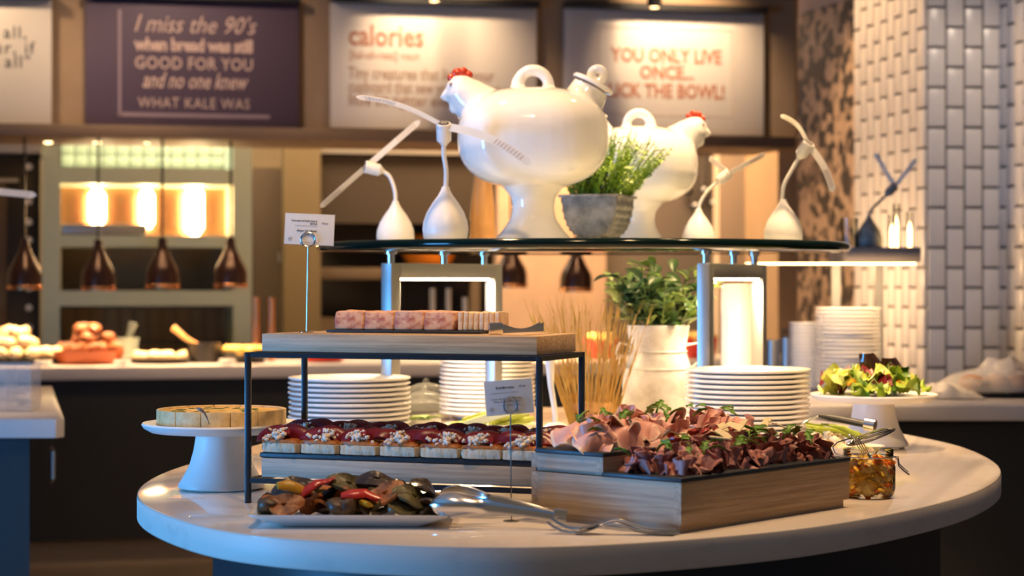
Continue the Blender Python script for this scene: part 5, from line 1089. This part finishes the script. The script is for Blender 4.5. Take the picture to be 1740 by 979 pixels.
for i in range(9): tag(inst('green_bean', bm_, None, None, d2 + Vector((0.008 + rc_.uniform(-0.03, 0.03), rc_.uniform(-0.01, 0.04), 0.045 + rc_.uniform(-0.006, 0.006))), (rc_.uniform(-.3, .3), 0.25 + rc_.uniform(-.2, .2), rc_.uniform(-0.5, 0.3))), 'green bean across the feta on the oval dish', 'bean', 'green beans')
tg = Vector((px(1478, 724, 4.0).x, 4.0, TZ)); t = thing('black_tongs', 'black-handled steel tongs resting on the feta dish', 'tongs', tg)
MB().tube([px(1392, 706, 4.02) - tg, px(1430, 713, 4.0) - tg, px(1470, 721, 3.98) - tg], [0.008, 0.012, 0.012], 10, flat=0.6).build('grip', M['black_plastic'], t); MB().tube([px(1470, 721, 3.98) - tg, px(1487, 724, 3.97) - tg], 0.0125, 10).build('end_cap', M['steel'], t)
MB().tube([px(1392, 706, 4.02) - tg, px(1375, 712, 4.02) - tg, px(1360, 722, 4.02) - tg], [0.007, 0.010, 0.008], 10, flat=0.4).build('jaw', M['steel'], t)
# salad on the right cake stand
M['lettuce'] = mat('lettuce', (0.20, 0.36, 0.02), 0.4, nz=((0.44, 0.52, 0.06), 24, O1, 0.35, 0.65)); M['lettuce2'] = mat('lettuce_yellow', (0.46, 0.50, 0.04), 0.4, nz=((0.62, 0.60, 0.12), 24, O1, 0.35, 0.65)); M['lettuce3'] = mat('lettuce_dark', (0.09, 0.21, 0.015), 0.4); M['radicchio'] = mat('radicchio', (0.22, 0.015, 0.02), 0.4); M['orange_pep'] = mat('orange_pepper', (0.80, 0.33, 0.02), 0.3)
def ruf(k, L):
    a = k * 1.7
    def fn(u, v):
        th = 2 * PI * u; q = v * (1 + 0.12 * math.sin(5 * th + a)); x, y = q * L * 0.5 * math.cos(th), q * L * 0.36 * math.sin(th); return (x, y, 0.010 * math.sin(x * 70 + a) + 0.22 * L * q * q * math.sin(3 * th + a) + 0.004 * math.sin(9 * th) * q)
    return MB().grid(fn, 26, 5, 0.0007)
sal = []
for nm, m_, n, lab in [('lettuce_leaf', 'lettuce', 24, 'curly green lettuce leaf'), ('lettuce_leaf', 'lettuce2', 16, 'yellow-green lettuce leaf'), ('lettuce_leaf', 'lettuce3', 9, 'dark green lettuce leaf'), ('radicchio_leaf', 'radicchio', 7, 'dark red radicchio leaf'), ('pepper_strip', 'orange_pep', 6, 'orange pepper strip')]:
    ms = [slab_rim((ruf(k, 0.062) if 'pepper' not in nm else MB().tube([(-0.02, 0, 0), (0, 0.006, 0.002), (0.02, 0, 0)], [0.003, 0.006, 0.003], 8)).mesh(nm, 70), M[m_]) for k in range(3)]
    for k in range(n):
        a = rc_.uniform(0, 6.28); q = math.sqrt(rc_.random()) * (0.95 if m_ in ('lettuce', 'lettuce2') else 0.8); sc_ = rc_.uniform(0.75, 1.1)
        o = inst(nm, ms[k % 3], None, None, SR + Vector((q * 0.115 * math.cos(a), q * 0.112 * math.sin(a), 0.124 + 0.036 * (1 - q ** 3) * rc_.uniform(0.3, 1))), (rc_.uniform(-0.8, 0.9), rc_.uniform(-0.6, 0.6), rc_.uniform(0, 6.28)), sc_); tag(o, lab + ' in the salad on the right cake stand', 'salad', lab + 's on the right stand')
for i, (x, y, D_) in enumerate([(1474, 612, 4.22), (1512, 620, 4.24)]):
    p = px(x, y, D_); t = thing('salad_server', ['left', 'right'][i] + ' dark glossy salad server standing up in the green salad', 'utensil', p, 0, 'dark salad servers')
    MB().grid(lambda u, v: ((u - 0.5) * 0.045 * (0.4 + 0.6 * math.sin(v * PI * 0.7 + 0.3)) - 0.018 * v * (-1 if i == 0 else -0.6), 0.012 * (2 * u - 1) ** 2, 0.014 - 0.05 * v), 6, 8, 0.0025).build('spoon', mat('tortoise_plastic', (0.06, 0.025, 0.008), 0.12, coat=0.5), t)
# ------------------------------------------------------------------ right counter things
stack(rcp(1441, 668), 21, 0.0130, plate_mesh(0.108, M['china']), 'tall plate stack on the side counter', 0.002, 5)
stack(rcp(1372, 664), 17, 0.0130, plate_mesh(0.062, M['china']), 'narrow side plate stack on the side counter', 0.001, 6, 'side_plate')
for i, (x, y0) in enumerate([(1313, 578), (1338, 574)]):
    p = rcp(x, 662); h_ = 0.901; H_ = (EYE - (y0 - HY) / F * p.y) - 0.901; t = thing('cutlery_pot', ['left steel cutlery pot beside the right shelf frame', 'right steel cutlery pot crowded with forks, beside the plates'][i], 'pot', p, 0, 'steel cutlery pots')
    MB().lathe([(0.0001, 0), (0.024, 0), (0.024, H_), (0.022, H_), (0.022, 0.004), (0.0001, 0.004)], 20).build('pot', M['brushed'], t)
    if i:
        for k in range(9):
            a = k * 0.7; o = MB().tube([(0.012 * math.cos(a), 0.012 * math.sin(a), 0.01), (0.017 * math.cos(a), 0.017 * math.sin(a), H_ + 0.01), (0.02 * math.cos(a), 0.02 * math.sin(a), H_ + 0.03)], [0.002, 0.002, 0.006], 6, flat=0.5).build('cutlery_fork', M['dark_steel'], loc=p); tag(o, 'dark steel fork standing in the right cutlery pot', 'fork', 'forks in the cutlery pot')
p = rcp(1705, 672); t = thing('serving_platter', 'dark oval platter under the wrapped loaves at the right edge', 'platter', p); MB().lathe([(0.0001, 0), (0.12, 0), (0.16, 0.012), (0.158, 0.014), (0.118, 0.004), (0.0001, 0.004)], 32, sx=1.2).build('platter', M['black_iron'], t)
M['loaf'] = mat('brown_loaf', (0.36, 0.16, 0.07), 0.5, nz=((0.52, 0.28, 0.14), 24, O1, 0.4, 0.7))
for i in range(4): tag(lump(1, 60 + i, 0.2, 16).build('bread_loaf', M['loaf'], loc=p + Vector((-0.09 + 0.07 * i, 0.01 * (i % 2), 0.035))), 'brown loaf on the dark platter at the right edge', 'bread', 'loaves at the right edge').scale = (0.055, 0.07, 0.032)
M['napkin'] = mat('paper_napkin', (0.78, 0.72, 0.66), 0.7)
def crum(L, W_, H_, k): return MB().grid(lambda u, v: ((u - 0.5) * L, (v - 0.5) * W_, 0.004 + H_ * (0.5 + 0.5 * noise.noise(Vector((u * 5 + k, v * 5, k)))) * math.sin(PI * min(1, max(0, u))) * math.sin(PI * v) ** 0.5), 18, 12, 0.001)
tag(crum(0.22, 0.2, 0.07, 2).build('napkin', M['napkin'], loc=rcp(1606, 676)), 'crumpled white paper napkin beside the wrapped loaves', 'napkin')
tag(crum(0.46, 0.34, 0.16, 7).build('cling_film', M['film'], loc=p + Vector((0, 0, 0.016))), 'crumpled clear film over the loaves at the right edge', 'plastic wrap')
# things on the grey shelf of the side station
sz = 0.9 + 0.482 + 0.001
t = thing('glass_tumbler', 'frosted glass tumbler at the left end of the grey shelf', 'glass', (px(1433, 400, 6.9).x, 6.9, sz)); 
t.location = (1.135, 6.70, sz); MB().lathe([(0.0001, 0), (0.026, 0), (0.030, 0.10), (0.027, 0.10), (0.024, 0.006), (0.0001, 0.006)], 20).build('tumbler', M['jar_glass'], t)
b = Vector((1.2246 - 0.02, 6.72, sz)); fly_fan('grey blurred fly fan on the far grey shelf at right', b, 0.95, [Vector((0, 0, 0.105)), Vector((0.01, 0, 0.13)), Vector((0.035, 0, 0.155)), Vector((0.06, 0, 0.18))], (0.7, 0, 0.7), [(Vector((0.16, 0, 0.30)), 0.0), (Vector((0.02, 0, 0.32)), 0.0)], m=M['galv'])
for i, (x, h_) in enumerate([(0.055, 0.11), (0.085, 0.15), (0.115, 0.12)]):
    t = thing('candle_lantern', ['left', 'middle', 'right'][i] + ' of three small glowing glass lanterns on the grey shelf', 'lantern', (1.2246 + x - 0.005, 6.68 + 0.08 * (i % 2), sz), 0, 'glass lanterns on the grey shelf')
    MB().lathe([(0.012, 0.0), (0.0125, h_), (0.0115, h_), (0.011, 0.004)], 14).build('glass', M['jar_glass'], t); MB().lathe([(0.0001, 0.002), (0.008, 0.002), (0.009, h_ * 0.45), (0.006, h_ * 0.6), (0.0001, h_ * 0.75)], 12).build('flame_light', M['glow_soft'], t)
# ------------------------------------------------------------------ left counter
lc = thing('side_counter', 'pale stone counter corner with a black base at the left edge', 'counter', (-1.9, 5.7, 0)); cx = lambda x, y: (x + 1.9, y - 5.7)
top_o = [cx(-2.6, 5.13), cx(-1.175, 5.13), cx(-1.16, 5.16), cx(-1.56, 6.75), cx(-2.9, 6.75)]
MB().prism(top_o, 0.865, 0.915).build('worktop', M['counter'], lc, bevel=0.004); MB().prism([cx(-2.5, 5.2), cx(-1.26, 5.2), cx(-1.62, 6.65), cx(-2.8, 6.65)], 0.0, 0.865).build('cabinet', M['black_panel'], lc)
MB().tube([(0.68, -0.43, 0.83), (0.69, -0.45, 0.82), (0.69, -0.45, 0.75), (0.68, -0.43, 0.74)], 0.006, 8).build('handle', M['brushed'], lc)
tbx = Vector((px(14, 700, 5.45).x, 5.45, 0.916)); t = thing('cutlery_tub', 'clear plastic tub of cutlery on the left counter', 'tub', tbx)
MB().box((0, 0, 0.003), (0.15, 0.11, 0.004)).build('tub_floor', M['tub'], t)
for c, d in [((-0.075, 0, 0.066), (0.003, 0.11, 0.13)), ((0.075, 0, 0.066), (0.003, 0.11, 0.13)), ((0, -0.055, 0.066), (0.15, 0.003, 0.13)), ((0, 0.055, 0.066), (0.15, 0.003, 0.13)), ((0.01, 0, 0.060), (0.003, 0.105, 0.115))]: MB().box(c, d).build('tub_wall', M['tub'], t)
for k in range(12):
    o = MB().tube([(-0.055 + 0.0, 0, 0), (0.02, 0, 0.004), (0.055, 0, 0.01)], [0.003, 0.002, 0.006], 6, flat=0.4).build('teaspoon', M['steel'], loc=tbx + Vector((rc_.uniform(-0.01, 0.012), rc_.uniform(-0.035, 0.035), 0.008 + 0.004 * k)), rz=(0, rc_.uniform(-0.1, 0.1), rc_.uniform(-0.25, 0.25) + PI * (k % 2))); tag(o, 'steel teaspoon lying in the clear tub on the left counter', 'spoon', 'teaspoons in the clear tub')
b = Vector((px(-75, 700, 5.9).x, 5.9, 0.916)); fly_fan('white fly fan out at the left edge with one warm-lit blade in view', b, 1.2, [Vector((0, 0, 0.125)), Vector((0, 0, 0.30)), Vector((0, 0, 0.45)), Vector((0.0, 0, 0.585))], (0, -0.3, 1), [(px(62, 332, 5.9) - b, 0.0), (px(-215, 290, 5.9) - b, 0.0)])
